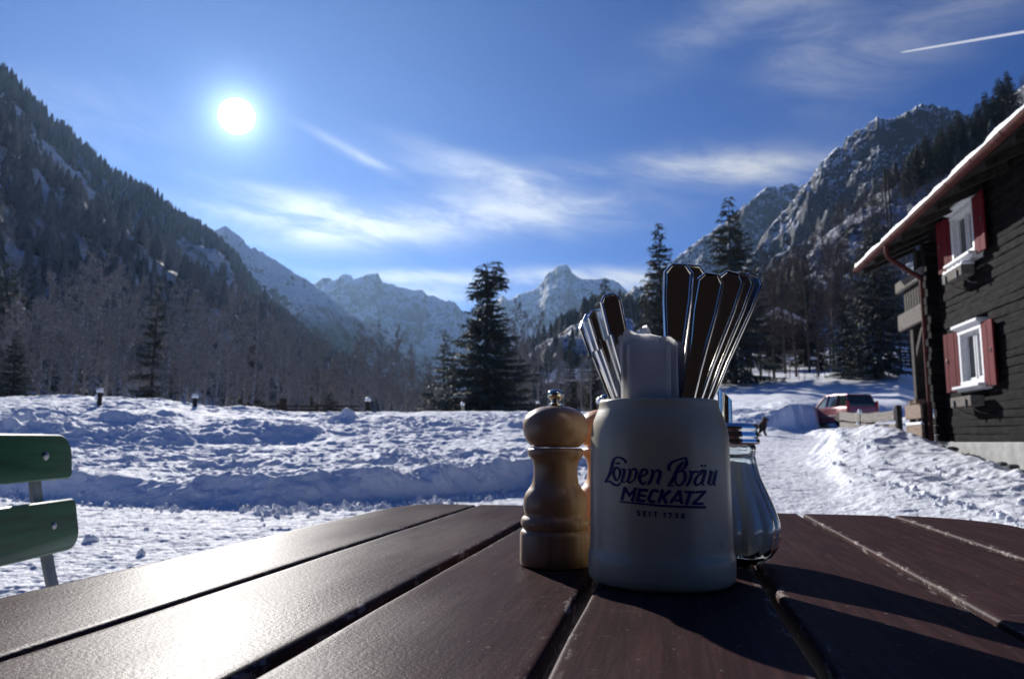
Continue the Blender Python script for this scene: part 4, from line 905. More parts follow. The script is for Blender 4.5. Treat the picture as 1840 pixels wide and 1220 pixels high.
# ------------------------------------------------------------------ green folding chair at the left
CH = thing('folding_chair', 'green slatted beer garden folding chair with steel frame left of the table', 'chair', (-.62, 1.21, 0))
cx, cy = -.62, 1.21
STEEL = m_rough('galvanised_steel', (.16, .17, .18), (.28, .29, .30), 30, .5, .2, .001)
def barx(pts, y, w=.028, th=.006):
    """flat steel bar following points in the x-z plane"""
    b = MB(); L = []
    for i, (x, z) in enumerate(pts):
        p = Vector((x, z)); t = (Vector(pts[min(i + 1, len(pts) - 1)]) - Vector(pts[max(i - 1, 0)])).normalized(); n = Vector((-t.y, t.x))
        L.append([(p.x + n.x * th / 2 * s - cx, y + w / 2 * q - cy, p.y + n.y * th / 2 * s) for s, q in ((-1, -1), (1, -1), (1, 1), (-1, 1))])
    b.loft(L); return b
Y1, Y2 = 1.385, 1.035
for y in (Y1, Y2):
    barx([(-.873, .83), (-.868, .79), (-.856, .735), (-.842, .68), (-.822, .61), (-.80, .54), (-.755, .45), (-.60, .22), (-.45, .0)], y).build('back_frame', STEEL, CH, angle=40)
    barx([(-.40, .445), (-.60, .22), (-.80, .0)], y + (.02 if y == Y2 else -.02)).build('leg', STEEL, CH, angle=40)
    barx([(-.74, .44), (-.40, .44)], y + (.035 if y == Y2 else -.035)).build('seat_rail', STEEL, CH)
for z in (.12,):
    b = MB(); b.tube([(-.53 - cx, Y2 - cy, z), (-.53 - cx, Y1 - cy, z)], .006, 8); b.build('stretcher', STEEL, CH)
def slat(xt, zt, xb, zb_, ya, yb, rt, rb, th=.014):
    """board in the reclined back plane, rounded corners (radii rt above, rb below) at both ends"""
    H = math.hypot(xt - xb, zt - zb_); P = []
    def arc(cy_, cz_, r, a0, a1): return [(cy_ + r * math.cos(a0 + (a1 - a0) * i / 8), cz_ + r * math.sin(a0 + (a1 - a0) * i / 8)) for i in range(9)]
    P += arc(yb - rb, rb, rb, -math.pi / 2, 0) + arc(yb - rt, H - rt, rt, 0, math.pi / 2) + arc(ya + rt, H - rt, rt, math.pi / 2, math.pi) + arc(ya + rb, rb, rb, math.pi, 1.5 * math.pi)
    ax = Vector((xt - xb, 0, zt - zb_)) / H; nv = Vector((ax.z, 0, -ax.x)); yc = (ya + yb) / 2; b = MB(); L = []
    for off, ins in ((-th / 2, .003), (-th / 2 + .003, 0), (th / 2 - .003, 0), (th / 2, .003)):
        l = []
        for y, h in P:
            y2 = y + (ins if y < yc else -ins); h2 = h + (ins if h < H / 2 else -ins); bow = .012 * (1 - ((y - yc) / (yb - yc)) ** 2)
            p = Vector((xb, 0, zb_)) + ax * h2 + nv * off; l.append((p.x - bow - cx, y2 - cy, p.z))
        L.append(l)
    b.loft(L); return b
slat(-.858, .852, -.850, .768, .935, 1.470, .036, .010).build('back_slat', GREENP, CH, angle=35)
slat(-.836, .732, -.818, .640, .935, 1.462, .010, .034).build('back_slat', GREENP, CH, angle=35)
for q in range(6):
    b = MB(); b.box((-.73 + q * .058 - cx, (Y1 + Y2) / 2 - cy, .452), (.046, .44, .016), bev=.004); b.build('seat_slat', GREENP, CH)
for y in (Y1, Y2):
    for (x, z) in ((-.8475, .812), (-.8225, .688)):
        b = MB(); prof = [(0, .0045), (.004, .0042), (.0065, .0030), (.008, .001), (.0082, -.001)]
        for i in range(len(prof)): pass
        base = len(b.v); b.lathe(prof[::-1], 16); b.v = [(v[2], v[0], v[1]) for v in b.v]; o = b.build('rivet', mat('rivet_steel', (.35, .35, .36), .4, .9), CH, smooth=True); o.location = (x - cx, y - cy, z); o.rotation_euler = (0, R_(12), 0)

# ------------------------------------------------------------------ farmhouse
V0 = 5.0; HZ0, HZ1 = .62, .90
FH = thing('farmhouse', 'old dark timber farmhouse with red shutters and snowy eaves at the right', 'house', uvz(12, V0, 0), (0, 0, -TAZ))
hx = lambda v: v - V0; hy = lambda u: u - 12      # house frame: x = out of the wall (positive away from us), y along it
hr_ = random.Random(12)
WIN = [(13.20, 14.22, .99 + CZ, 1.97 + CZ), (13.20, 14.22, 3.13 + CZ, 4.02 + CZ)]
b = MB(); z = HZ1; k = 0; UC, UB = 15.55, 6.0
while z < 5.05:
    h = hr_.uniform(.105, .15); z1 = min(z + h, 5.1); segs = [(UB, UC + (.16 if k % 2 else .02))]
    for (a, c, w0, w1) in WIN:
        if z1 > w0 - .02 and z < w1 + .02:
            segs = [q for s_ in segs for q in ([(s_[0], a - .03), (c + .03, s_[1])] if s_[0] < a < s_[1] else [s_])]
    off = hr_.uniform(-.010, .006)
    for (a, c) in segs:
        n = max(2, int((c - a) / .16)); L = []
        for i in range(n + 1):
            u = a + (c - a) * i / n; w = off + hr_.uniform(-.006, .006); zz = hr_.uniform(-.005, .005) + .012 * math.sin(u * 1.3 + k)
            L.append([(w + .012, hy(u), z + zz), (w + .002, hy(u), z + .010 + zz), (w, hy(u), z + .05 + zz), (w, hy(u), z1 - .05 + zz), (w + .002, hy(u), z1 - .010 + zz), (w + .012, hy(u), z1 + zz), (.16, hy(u), z1 + zz), (.16, hy(u), z + zz)])
        b.loft(L)
    z = z1; k += 1
b.build('wall', LOGS, FH)
b = MB(); b.box((3.2, hy((UB + UC) / 2) , 2.9), (.15, UC - UB, 4.4)); b.box((1.66, hy(UB + .08), 2.95), (3.1, .15, 4.3)); b.box((1.66, hy(UC - .10), 2.95), (3.0, .15, 4.3)); b.build('inner_wall', DKWOOD, FH)
b = MB(); n = 40; L = []
for i in range(n + 1):
    u = UB + (UC + .05 - UB) * i / n; w = -.07 + .006 * math.sin(u * 5) + hr_.uniform(-.003, .003)
    L.append([(w, hy(u), .1), (w, hy(u), HZ1 - .02), (w + .02, hy(u), HZ1 - .002), (.3, hy(u), HZ1 - .002), (.3, hy(u), .1)])
b.loft(L); b.build('foundation', CONC, FH)
# notched log ends at the corner
b = MB(); b.box((-.04, hy(15.36), (HZ1 + 4.6) / 2), (.14, .12, 4.6 - HZ1)); z = HZ1
while z < 4.6:
    h = hr_.uniform(.13, .19); b.box((-.09 + hr_.uniform(-.03, .03), hy(15.36), z + h / 2), (.2 + hr_.uniform(-.03, .04), .17, h - .004), bev=.012); z += h
b.build('corner_log_ends', LOGS, FH)
for wi, (a, c, z0, z1) in enumerate(WIN):
    F = MB(); cu = hy((a + c) / 2); W_ = c - a; H_ = z1 - z0; zc_ = (z0 + z1) / 2
    for sgn in (-1, 1): F.box((-.03, cu + sgn * (W_ / 2 - .045), zc_), (.12, .09, H_), bev=.006)
    F.box((-.033, cu, z1 - .05), (.13, W_ - .004, .1), bev=.006); F.box((-.033, cu, z0 + .04), (.13, W_ - .004, .08), bev=.006)
    fr = F.build('window', WHITEP, FH)
    b = MB(); b.box((-.07, cu, z1 + .035), (.22, W_ + .12, .06), bev=.012); b.box((-.06, cu, z1 + .0), (.17, W_ + .06, .03), bev=.006); b.build('cornice', WHITEP, fr)
    b = MB(); b.box((-.09, cu, z0 - .03), (.26, W_ + .14, .05), bev=.01); b.box((-.06, cu, z0 - .075), (.18, W_ + .02, .045), bev=.006); b.build('sill', WHITEP, fr)
    b = MB()
    for sgn in (-1, 1):
        for q in (-1, 1): b.box((.02, cu + sgn * (W_ / 4 - .03) + q * (W_ / 4 - .08), zc_), (.05, .045, H_ - .19), bev=.004)
        for q in (-1, 1): b.box((.021, cu + sgn * (W_ / 4 - .03), zc_ + q * (H_ / 2 - .115)), (.046, W_ / 2 - .12, .045), bev=.003)
    b.build('sash', WHITEP, fr)
    b = MB(); b.box((.035, cu, zc_), (.006, W_ - .16, H_ - .2)); b.build('pane', GLASSD, fr)
    b = MB(); n = 24
    for sgn in (-1, 1): b.loft([[(.10 + .015 * math.sin(i * 1.5), cu + sgn * (.20 + .16 * i / n), z0 + .1), (.104 + .015 * math.sin(i * 1.5), cu + sgn * (.20 + .16 * i / n), z0 + .1), (.104 + .015 * math.sin(i * 1.5), cu + sgn * (.20 + .16 * i / n), z1 - .1), (.10 + .015 * math.sin(i * 1.5), cu + sgn * (.20 + .16 * i / n), z1 - .1)] for i in range(n + 1)])
    b.build('curtain', NAP, fr)
    for sgn in (-1, 1):                            # board shutters, standing a little off the wall
        sw = .46; hinge = cu + sgn * (W_ / 2 - .0); ang = R_(9 if sgn > 0 else 1.5); b = MB()
        for q in range(4):
            x0 = q * sw / 4 + .003; x1 = (q + 1) * sw / 4 - .003; t0 = -.012 - .004 * (q % 2)
            P = lambda l, o, z: (-.085 - l * math.sin(ang) + o * math.cos(ang), hinge + sgn * (l * math.cos(ang) + o * math.sin(ang)), z)
            zb, zt = z0 - .06 - .012 * (q % 2), z1 - .02
            b.loft([[P(x0, t0, zb), P(x1, t0, zb), P(x1, .012, zb), P(x0, .012, zb)], [P(x0, t0, zt), P(x1, t0, zt), P(x1, .012, zt), P(x0, .012, zt)]])
        for zz in (z0 + .12, z1 - .18): b.loft([[P(.02, .012, zz - .04), P(sw - .02, .012, zz - .04), P(sw - .02, .03, zz - .04), P(.02, .03, zz - .04)], [P(.02, .012, zz + .04), P(sw - .02, .012, zz + .04), P(sw - .02, .03, zz + .04), P(.02, .03, zz + .04)]])
        sh = b.build('shutter', REDP, FH)
        b = MB(); p = P(sw * .8, -.03, zc_); b.tube([P(sw * .8, -.015, zc_ + .03), p, P(sw * .8, -.03, zc_ - .05)], .008, 6); b.build('shutter_catch', DKMET, sh)
    # wooden flower shelf on brackets under the window
    b = MB(); zb = z0 - .30; b.box((-.19, cu + .02, zb + .02), (.20, W_ - .12, .17), bev=.01); fb = b.build('flower_box', BALW, FH)
    b = MB()
    for sgn in (-1, 1):
        b.tube([(0.0, cu + sgn * .28, zb - .18), (-.12, cu + sgn * .28, zb - .16), (-.24, cu + sgn * .28, zb - .065)], .012, 6); b.box((-.305, cu + sgn * .26, zb - .02), (.03, .03, .14), bev=.005)
    b.build('bracket', DKMET, fb)
    if wi == 1:
        b = MB(); L = []
        for i in range(17): u = -W_ / 2 + .05 + (W_ - .12) * i / 16; h = .045 + .02 * math.sin(i * 1.7); L.append([(-.29, cu + u, zb + .105), (-.27, cu + u, zb + .105 + h), (-.19, cu + u, zb + .11 + h * 1.2), (-.11, cu + u, zb + .105 + h), (-.09, cu + u, zb + .105)])
        b.loft(L); b.build('snow', RSNOW, fb, smooth=True)
# roof: slope rises from the eave above us towards the ridge
EV, EZ, sl_ = 4.28, 3.90 + CZ, math.tan(R_(25)); UT, UN = 18.0, 5.0
def roofz(v): return EZ + (v - EV) * sl_
b = MB(); V9 = 9.6
def slab(v0, v1, u0, u1, lo, hi): 
    b.loft([[(hx(v0), hy(u0), roofz(v0) + lo), (hx(v1), hy(u0), roofz(v1) + lo), (hx(v1), hy(u0), roofz(v1) + hi), (hx(v0), hy(u0), roofz(v0) + hi)], [(hx(v0), hy(u1), roofz(v0) + lo), (hx(v1), hy(u1), roofz(v1) + lo), (hx(v1), hy(u1), roofz(v1) + hi), (hx(v0), hy(u1), roofz(v0) + hi)]])
slab(EV, V9, UN, UT, -.03, .05); rf = b.build('roof', DKWOOD, FH)
for q in range(14):
    u = UN + .4 + q * .95; b = MB()
    b.loft([[(hx(v), hy(u + d), roofz(v) + o) for v, o in ((EV + .03, -.15), (V0 + .4, -.18), (V0 + .4, -.032), (EV + .03, -.032))] for d in (-.06, .06)]); b.build('rafter', DKWOOD, rf)
# snow on the eave: lumpy rounded edge with icicles
n = 260; L = []
us = np.linspace(UN, UT - .02, n)
e1 = .035 * fbm(us * 2.3, us * 0, 4, 3) + .018 * fbm(us * 9, us * 0, 3, 4); e2 = .03 * fbm(us * 1.7, us * 0 + 5, 3, 9)
for i, u in enumerate(us):
    o = -.075 + e1[i]; h = .15 + e2[i]
    pr = [(EV + .30, .052), (EV + o + .05, .052), (EV + o, .06 + .02 * math.sin(u * 31)), (EV + o - .012, .09), (EV + o + .01, .09 + h * .5), (EV + o + .06, .05 + h * .85), (EV + .15, .05 + h), (EV + 1.2, .06 + h), (V9 - .02, .06 + h), (V9 - .02, .052)]
    L.append([(hx(v), hy(u), EZ + max(v - EV, 0) * sl_ + z_) for v, z_ in pr])
b = MB(); b.loft(L); b.build('snow_cover', RSNOW, rf, smooth=True)
ICE = mat('ice', (.85, .9, .95), .08, Transmission_Weight=.7, IOR=1.31)
for q in range(60):
    u = 9.2 + (17.9 - 9.2) * q / 60 + hr_.uniform(-.06, .06); l = hr_.uniform(.02, .09) * (1.3 if q % 5 == 0 else .8)
    b = MB(); b.tube([(hx(EV - .085), hy(u), EZ + .075), (hx(EV - .087), hy(u), EZ + .075 - l * .5), (hx(EV - .086), hy(u), EZ + .075 - l)], [hr_.uniform(.012, .022), .009, .002], 6); b.build('icicle', ICE if q % 2 else RSNOW, rf, smooth=True)
# half round gutter with joints
b = MB(); L = []
for u in (UN, UT - .02):
    l = []
    for a in np.linspace(math.pi, 2 * math.pi, 11): l.append((hx(EV - .07 + .078 * math.cos(a)), hy(u), EZ + .03 + .078 * math.sin(a)))
    for a in np.linspace(2 * math.pi, math.pi, 11): l.append((hx(EV - .07 + .070 * math.cos(a)), hy(u), EZ + .03 + .070 * math.sin(a)))
    L.append(l)
b.loft(L); gt_ = b.build('gutter', REDM, FH, angle=40)
for q in range(13):
    u = UT - .05 - q * .98; b = MB()
    L = []
    for uu in (u - .02, u + .02): L.append([(hx(EV - .07 + r * math.cos(a)), hy(uu), EZ + .03 + r * math.sin(a)) for r, A in ((.085, np.linspace(math.pi, 2 * math.pi, 9)), (.079, np.linspace(2 * math.pi, math.pi, 9))) for a in A])
    b.loft(L); b.build('gutter_bracket', REDM, gt_, angle=40)
# downpipe with its double bend
DU = 15.72; b = MB(); pts = [(hx(EV - .07), hy(15.55), EZ - .04), (hx(EV - .07), hy(15.55), EZ - .17), (hx(EV + .0), hy(15.58), EZ - .30), (hx(4.62), hy(DU - .03), EZ - .52), (hx(4.84), hy(DU), EZ - .68), (hx(4.86), hy(DU), EZ - .85), (hx(4.86), hy(DU), 1.25), (hx(4.86), hy(DU), .95), (hx(4.78), hy(DU), .78)]
S_ = []
for i in range(len(pts) - 1):
    p0, p1, p2, p3 = [np.array(pts[max(0, min(len(pts) - 1, i + d))]) for d in (-1, 0, 1, 2)]
    if np.linalg.norm(p2 - p1) > 1: S_.append(tuple(p1)); continue
    for t_ in (0, .25, .5, .75): S_.append(tuple(.5 * ((2 * p1) + (-p0 + p2) * t_ + (2 * p0 - 5 * p1 + 4 * p2 - p3) * t_ * t_ + (-p0 + 3 * p1 - 3 * p2 + p3) * t_ ** 3) if 0 < i < 5 else p1 + (p2 - p1) * t_))
S_.append(pts[-1]); b.tube(S_, .045, 14); b.build('downpipe', REDM, FH, smooth=True)
# balcony at the gable end
def bx(u0, u1, v0, v1, z0, z1, bev=.01, bb=None):
    bb.box((hx((v0 + v1) / 2), hy((u0 + u1) / 2), (z0 + z1) / 2), (abs(v1 - v0), abs(u1 - u0), z1 - z0), bev=bev)
BE = 17.55
bal = MB(); bx(15.58, BE, V0 + .0, 9.0, 2.50 + CZ, 2.58 + CZ, .01, bal); bal = bal.build('balcony', DKWOOD, FH)
b = MB(); bx(15.7, BE + .02, V0 - .1, V0 - .03, 2.42 + CZ, 2.78 + CZ, .02, b); b.build('fascia_board', BALW, bal)
b = MB(); bx(15.72, BE + .05, V0 - .11, V0 - .02, 3.25 + CZ, 3.50 + CZ, .03, b); b.build('top_rail', BALW, bal)
b = MB()
for q in range(9): u = 15.85 + q * .17; bx(u, u + .13, V0 - .01, V0 + .02, 2.70 + CZ, 3.30 + CZ, .004, b)
b.build('balusters', DKWOOD, bal)
b = MB(); bx(16.85, 17.05, V0 - .02, V0 + .18, .5 + CZ * 0 + .2, 2.5 + CZ, .015, b); b.build('post', DKWOOD, bal)
b = MB(); b.loft([[(hx(V0 + .01), hy(16.86), 1.75 + CZ), (hx(V0 + .15), hy(16.86), 1.75 + CZ), (hx(V0 + .15), hy(16.86), 1.95 + CZ), (hx(V0 + .01), hy(16.86), 1.95 + CZ)], [(hx(V0 + .01), hy(16.3), 2.38 + CZ), (hx(V0 + .15), hy(16.3), 2.38 + CZ), (hx(V0 + .15), hy(16.3), 2.5 + CZ), (hx(V0 + .01), hy(16.3), 2.5 + CZ)]]); b.build('brace', DKWOOD, bal)
b = MB(); bx(16.4, 16.6, V0 - .01, V0 + .16, 3.3 + CZ, 3.95 + CZ, .01, b); b.build('upper_post', DKWOOD, bal)
# plank barrier under the balcony, with a little snow and a few logs on top
PB = thing('plank_barrier', 'two wide brown boards forming a low barrier beside the downpipe', 'barrier', uvz(16.7, 4.72, 0), (0, 0, -TAZ))
def pbx(b, v0, v1, z0, z1, x=0, th=.05): b.box((x, (v0 + v1) / 2, (z0 + z1) / 2), (th, v1 - v0, z1 - z0), bev=.012)
for z0, z1 in ((.10, .38), (.50, .78)):
    b = MB(); pbx(b, -.98, .02, z0 + CZ, z1 + CZ); b.build('board', BRWOOD, PB)
for y in (-.8, -.1):
    b = MB(); b.box((.08, y, .95), (.1, .1, 1.3), bev=.01); b.build('post', DKWOOD, PB)
b = MB(); L = []
for i in range(15): y = -.97 + .97 * i / 14; h = .02 + .03 * abs(math.sin(i * 1.9)); L.append([(-.03, y, .381 + CZ), (-.02, y, .39 + CZ + h), (.02, y, .39 + CZ + h), (.03, y, .381 + CZ)])
b.loft(L); b.build('snow', RSNOW, PB, smooth=True)
for q in range(5):
    p = uvz(15.85 + q * .16, 4.72 + .02 * q, .78 + CZ + .05); b = MB(); b.tube([(-.09, 0, 0), (.09, 0, 0)], [.045, .05], 9); o = b.build('firewood_log', BRWOOD); o.location = p; o.rotation_euler = (0, 0, hr_.uniform(-.5, .5)); tag(o, 'short firewood log lying on top of the brown plank barrier', 'log', 'logs on the plank barrier')
# stones along the foundation
for q in range(26):
    u = 10.9 + 4.0 * q / 26 + hr_.uniform(-.08, .08); v = V0 - .14 - hr_.uniform(0, .16) ; r = hr_.uniform(.04, .085); b = MB()
    n = 8; L = []
    sd = hr_.uniform(0, 9)
    pr = [(0, -r * .7)] + [(r * math.cos(a) * 1.15, r * .7 * math.sin(a)) for a in np.linspace(-1.2, 1.2, 6)] + [(0, r * .7)]
    b.lathe(pr, 9, mod=lambda a, i, z, sd=sd: 1 + .18 * math.sin(a * 2 + sd) + .12 * math.sin(a * 5 + sd * 2 + i))
    p = uvz(u, v, 0); o = b.build('stone', STONE, smooth=False); o.location = (p.x, p.y, gz(p.x, p.y) + r * .35); o.rotation_euler = (hr_.uniform(-.4, .4), hr_.uniform(-.4, .4), hr_.uniform(0, 6)); tag(o, 'dark rounded stone lying at the foot of the concrete foundation', 'stone', 'dark stones along the foundation')

# ------------------------------------------------------------------ board fence by the car
def P3(px, py, D): return at(px, py, D)
FN = thing('board_fence', 'weathered grey two board fence in front of the parked red car', 'fence', at(1560, 770, 19.5))
o_ = FN.location
def board(pa, pb, h, nm, m, th=.045, bow=0):
    a, c = at(*pa) - o_, at(*pb) - o_; b = MB(); L = []
    d = (c - a).normalized(); nn = Vector((d.y, -d.x, 0)).normalized() * th
    for i in range(13):
        t_ = i / 12; p = a.lerp(c, t_) + Vector((0, 0, bow * math.sin(math.pi * t_))); w = .01 * math.sin(i * 1.7)
        L.append([p + Vector((0, 0, -h / 2 + w)), p + nn + Vector((0, 0, -h / 2 + w)), p + nn + Vector((0, 0, h / 2 + w)), p + Vector((0, 0, h / 2 + w))])
    b.loft(L); return b.build(nm, m, FN)
board((1511, 747, 21.5), (1609, 746, 18.6), .24, 'board', OLDWOOD, bow=-.06); board((1512, 765, 21.4), (1612, 770, 18.4), .22, 'board', OLDWOOD, bow=-.02)
a = at(1613.5, 728, 18.3); z0 = gz(a.x, a.y) - .3; b = MB(); b.box((a.x - o_.x, a.y - o_.y, (z0 + a.z) / 2 - o_.z), (.13, .13, a.z - z0), bev=.02); b.build('post', DKWOOD, FN)
a = at(1545, 742, 19.6); z0 = gz(a.x, a.y) - .3; MP_ = thing('marker_post', 'thin metal marker post with a round snow cap before the fence', 'post', (a.x, a.y, z0))
b = MB(); b.tube([(0, 0, 0), (0, 0, a.z - z0)], .014, 8); b.build('rod', DKMET, MP_)
def cap(r, h, z, seed=0, x=0):
    b = MB(); b.lathe([(0, -.01), (r, -.01), (r * 1.12, h * .25), (r * 1.02, h * .6), (r * .62, h * .92), (0, h)], 14, (x, 0, z), mod=lambda a, i, z_: 1 + .08 * math.sin(a * 2 + seed)); return b
cap(.055, .11, a.z - z0 - .01).build('snow_cap', RSNOW, MP_, smooth=True); cap(.04, .08, (a.z - z0) * .62, x=-.06).build('snow_clump', RSNOW, MP_, smooth=True)

# ------------------------------------------------------------------ snow-capped posts along the left field
lab = ['leftmost snow capped fence post with snow clinging to its side', 'second snow capped fence post from the left', 'bare topped wooden post without a snow cap at the field edge', 'snow capped post in front of the bare tree clump', 'low post showing only its round snow cap before the forked spruce', 'snow capped dark post beside the left rim of the mug', 'faint low post right of the forked spruce with a small snow cap']
for q, (px, pt, D, r, c_) in enumerate([(180, 704, 22.5, .07, 1), (350, 714, 23.5, .07, 1), (510, 716, 27, .13, 0), (660, 720, 26, .075, 1), (832, 727, 26.5, .055, 1), (1077, 724, 14, .07, 1), (967, 724, 29, .05, 1)]):
    a = at(px, pt, D); z0 = gz(a.x, a.y) - .4; T = thing('fence_post', lab[q], 'post', (a.x, a.y, z0), (R_(1.5 * (q % 3 - 1)), R_(2 * (q % 2) - 1), 0), group='snow capped posts across the field')
    b = MB(); b.tube([(0, 0, 0), (.01, 0, (a.z - z0) * .5), (0, 0, a.z - z0)], [r * 1.05, r, r * .95], 9); b.build('timber', DKWOOD if q != 4 else OLDWOOD, T, angle=50)
    if c_: cap(r * 1.25, r * 1.9, a.z - z0 - .01, q).build('snow_cap', RSNOW, T, smooth=True)
    if q == 0: cap(.06, .16, (a.z - z0) - .22, 2, -.085).build('snow_clump', RSNOW, T, smooth=True)
RF = thing('rail_fence', 'low dark rail fence with glinting ice below the left wood', 'fence', at(520, 735, 31)); o_ = RF.location
for k_, (x0, x1) in enumerate([(436, 500), (500, 570), (570, 645)]):
    for pz in (0, .16):
        a, c = at(x0, 736, 31) - o_, at(x1, 737, 31) - o_; b = MB(); b.tube([a + Vector((0, 0, pz)), (a + c) / 2 + Vector((0, 0, pz - .02)), c + Vector((0, 0, pz))], .04, 6); b.build('rail', DKWOOD, RF)
    a = at(x0, 734, 31) - o_; b = MB(); b.box((a.x, a.y, a.z - .4), (.1, .1, 1.2), bev=.01); b.build('post', DKWOOD, RF)

# ------------------------------------------------------------------ red car
cp = at(1512, 770, 38.5); CR = thing('parked_car', 'red compact people carrier parked in the snow behind the board fence', 'car', (cp.x, cp.y, gz(cp.x, cp.y) + .02), (0, 0, R_(96)))   # nose along local +x
PAINT = mat('red_car_paint', (.32, .09, .10), .3, .2, Coat_Weight=.8, Coat_Roughness=.06); CGL = mat('car_glass', (.02, .03, .03), .04, Specular_IOR_Level=.9); PLAS = mat('dark_plastic', (.03, .03, .032), .55); LAMP = mat('lamp_glass', (.7, .7, .72), .08, .4); TAIL = mat('tail_lamp', (.35, .01, .015), .15)
def sect(x, zl, zs, zr, wl, ws, wr): return [(x, -wl, zl), (x, -ws, zl + .12), (x, -ws, zs), (x, -wr, zr - .03), (x, -wr + .08, zr), (x, wr - .08, zr), (x, wr, zr - .03), (x, ws, zs), (x, ws, zl + .12), (x, wl, zl)]
b = MB(); b.loft([sect(-2.05, .38, .80, .95, .70, .76, .72), sect(-2.00, .28, .92, 1.02, .76, .82, .78), sect(-1.5, .22, .95, 1.04, .80, .85, .80), sect(-.4, .20, .95, 1.03, .82, .86, .82), sect(.7, .20, .94, 1.02, .82, .86, .82), sect(1.15, .20, .88, .98, .82, .85, .74), sect(1.75, .22, .74, .84, .78, .82, .66), sect(2.02, .30, .62, .70, .66, .72, .58), sect(2.08, .40, .55, .60, .55, .62, .5)]); b.build('body', PAINT, CR, angle=35)
def gh(x, z0, z1, w0, w1): return [(x if not isinstance(x, tuple) else x[0], -w0, z0), (x if not isinstance(x, tuple) else x[1], -w1, z1), (x if not isinstance(x, tuple) else x[1], w1, z1), (x if not isinstance(x, tuple) else x[0], w0, z0)]
b = MB(); b.loft([gh(-1.98, 1.02, 1.10, .74, .72), gh((-1.93, -1.70), 1.0, 1.56, .76, .60), gh(-.5, 1.0, 1.60, .79, .63), gh((.55, .25), 1.0, 1.57, .79, .60), gh((1.22, 1.12), .96, 1.02, .70, .66)]); b.build('glasshouse', CGL, CR, angle=30)
b = MB(); b.loft([[(-1.76, -.60, 1.54), (-1.76, .60, 1.54), (-1.70, .58, 1.60), (-1.70, -.58, 1.60)], [(-.5, -.655, 1.58), (-.5, .655, 1.58), (-.5, .60, 1.66), (-.5, -.60, 1.66)], [(.34, -.62, 1.555), (.34, .62, 1.555), (.30, .58, 1.62), (.30, -.58, 1.62)]]); b.build('roof', PAINT, CR, angle=35)
for sgn in (-1, 1):
    b = MB()
    for p, q in (((1.2, .71, .99), (.30, .615, 1.58)), ((-.05, .80, .98), (-.10, .655, 1.60)), ((-1.05, .795, .99), (-1.0, .65, 1.59)), ((-1.93, .75, 1.0), (-1.72, .605, 1.56))): b.tube([(p[0], p[1] * sgn, p[2]), (q[0], q[1] * sgn, q[2])], .035, 6)
    b.build('pillars', PAINT, CR)
    b = MB(); b.box((.95, sgn * .95, 1.02), (.14, .18, .13), bev=.035); b.build('mirror', PLAS, CR)
    b = MB(); b.box((-.1, sgn * .872, .55), (2.0, .02, .09), bev=.006); b.build('side_moulding', PLAS if sgn < 0 else mat('grey_moulding', (.25, .22, .23), .35), CR)
    for x in (.15, -.85): b = MB(); b.box((x, sgn * .878, .86), (.2, .03, .04), bev=.008); b.build('door_handle', PLAS, CR)
    b = MB(); b.loft([[(2.06, sgn * .34, .56), (2.0, sgn * .66, .56), (1.9, sgn * .68, .74), (1.98, sgn * .36, .72)], [(1.96, sgn * .34, .56), (1.9, sgn * .66, .56), (1.84, sgn * .66, .74), (1.92, sgn * .36, .72)]][::sgn]); b.build('headlight', LAMP, CR)
    b = MB(); b.box((-2.0, sgn * .74, 1.0), (.12, .14, .5), bev=.03); b.build('tail_light', TAIL, CR)
    for x in (1.32, -1.30):
        b = MB(); b.lathe([(.20, -.10), (.29, -.10), (.315, -.07), (.32, 0), (.315, .07), (.29, .10), (.20, .10)], 28); b.v = [(v[0], v[2], v[1]) for v in b.v]; w = b.build('wheel', RUBBER, CR, angle=40); w.location = (x, sgn * .79, .32)
        b = MB(); b.lathe([(.0, -.07), (.20, -.07), (.205, .0), (.20, .07), (.06, .085), (0, .09)], 20); b.v = [(v[0], v[2] * sgn, v[1]) for v in b.v]; rm_ = b.build('rim', mat('grey_rim', (.25, .26, .27), .4, .6), w, angle=35)
b = MB(); b.box((-2.08, 0, .48), (.14, 1.56, .26), bev=.05); b.build('rear_bumper', PLAS, CR)
b = MB(); b.box((2.06, 0, .40), (.14, 1.34, .2), bev=.05); b.build('front_bumper', PAINT, CR)

# ------------------------------------------------------------------ dog: one skinned surface, sitting, looking right
dp = at(1368, 779, 24.5); dz = gz(dp.x, dp.y)
DG = bpy.data.meshes.new('dog'); vs, es, rad = [], [], []
def jv(p, r, par=None):
    vs.append(p); rad.append(r); i = len(vs) - 1
    if par is not None: es.append((par, i))
    return i
pel = jv((-.13, 0, .15), .115); wa = jv((-.04, 0, .23), .105, pel); chst = jv((.06, 0, .31), .105, wa); nk = jv((.085, 0, .40), .07, chst); hd = jv((.095, 0, .475), .062, nk); mz = jv((.165, 0, .468), .036, hd); ns = jv((.215, 0, .458), .024, mz)
for s_ in (-1, 1):
    e = jv((.075, s_ * .035, .535), .018, hd); jv((.07, s_ * .042, .575), .007, e)
    sh_ = jv((.085, s_ * .065, .25), .05, chst); el = jv((.07, s_ * .07, .16), .032, sh_); wr_ = jv((.10, s_ * .07, .05), .024, el); jv((.135, s_ * .07, .018), .022, wr_)
    kn = jv((-.02, s_ * .11, .15), .065, pel); hk = jv((-.13, s_ * .115, .045), .032, kn); jv((.0, s_ * .115, .018), .024, hk)
t1 = jv((-.24, 0, .06), .032, pel); t2 = jv((-.33, .02, .03), .028, t1); jv((-.42, .04, .03), .016, t2)
DG.from_pydata(vs, es, []); dog = bpy.data.objects.new('dog', DG); COL.objects.link(dog)
sk = dog.modifiers.new('skin', 'SKIN'); dog.modifiers.new('sub', 'SUBSURF').levels = 2; dog.modifiers['sub'].render_levels = 2
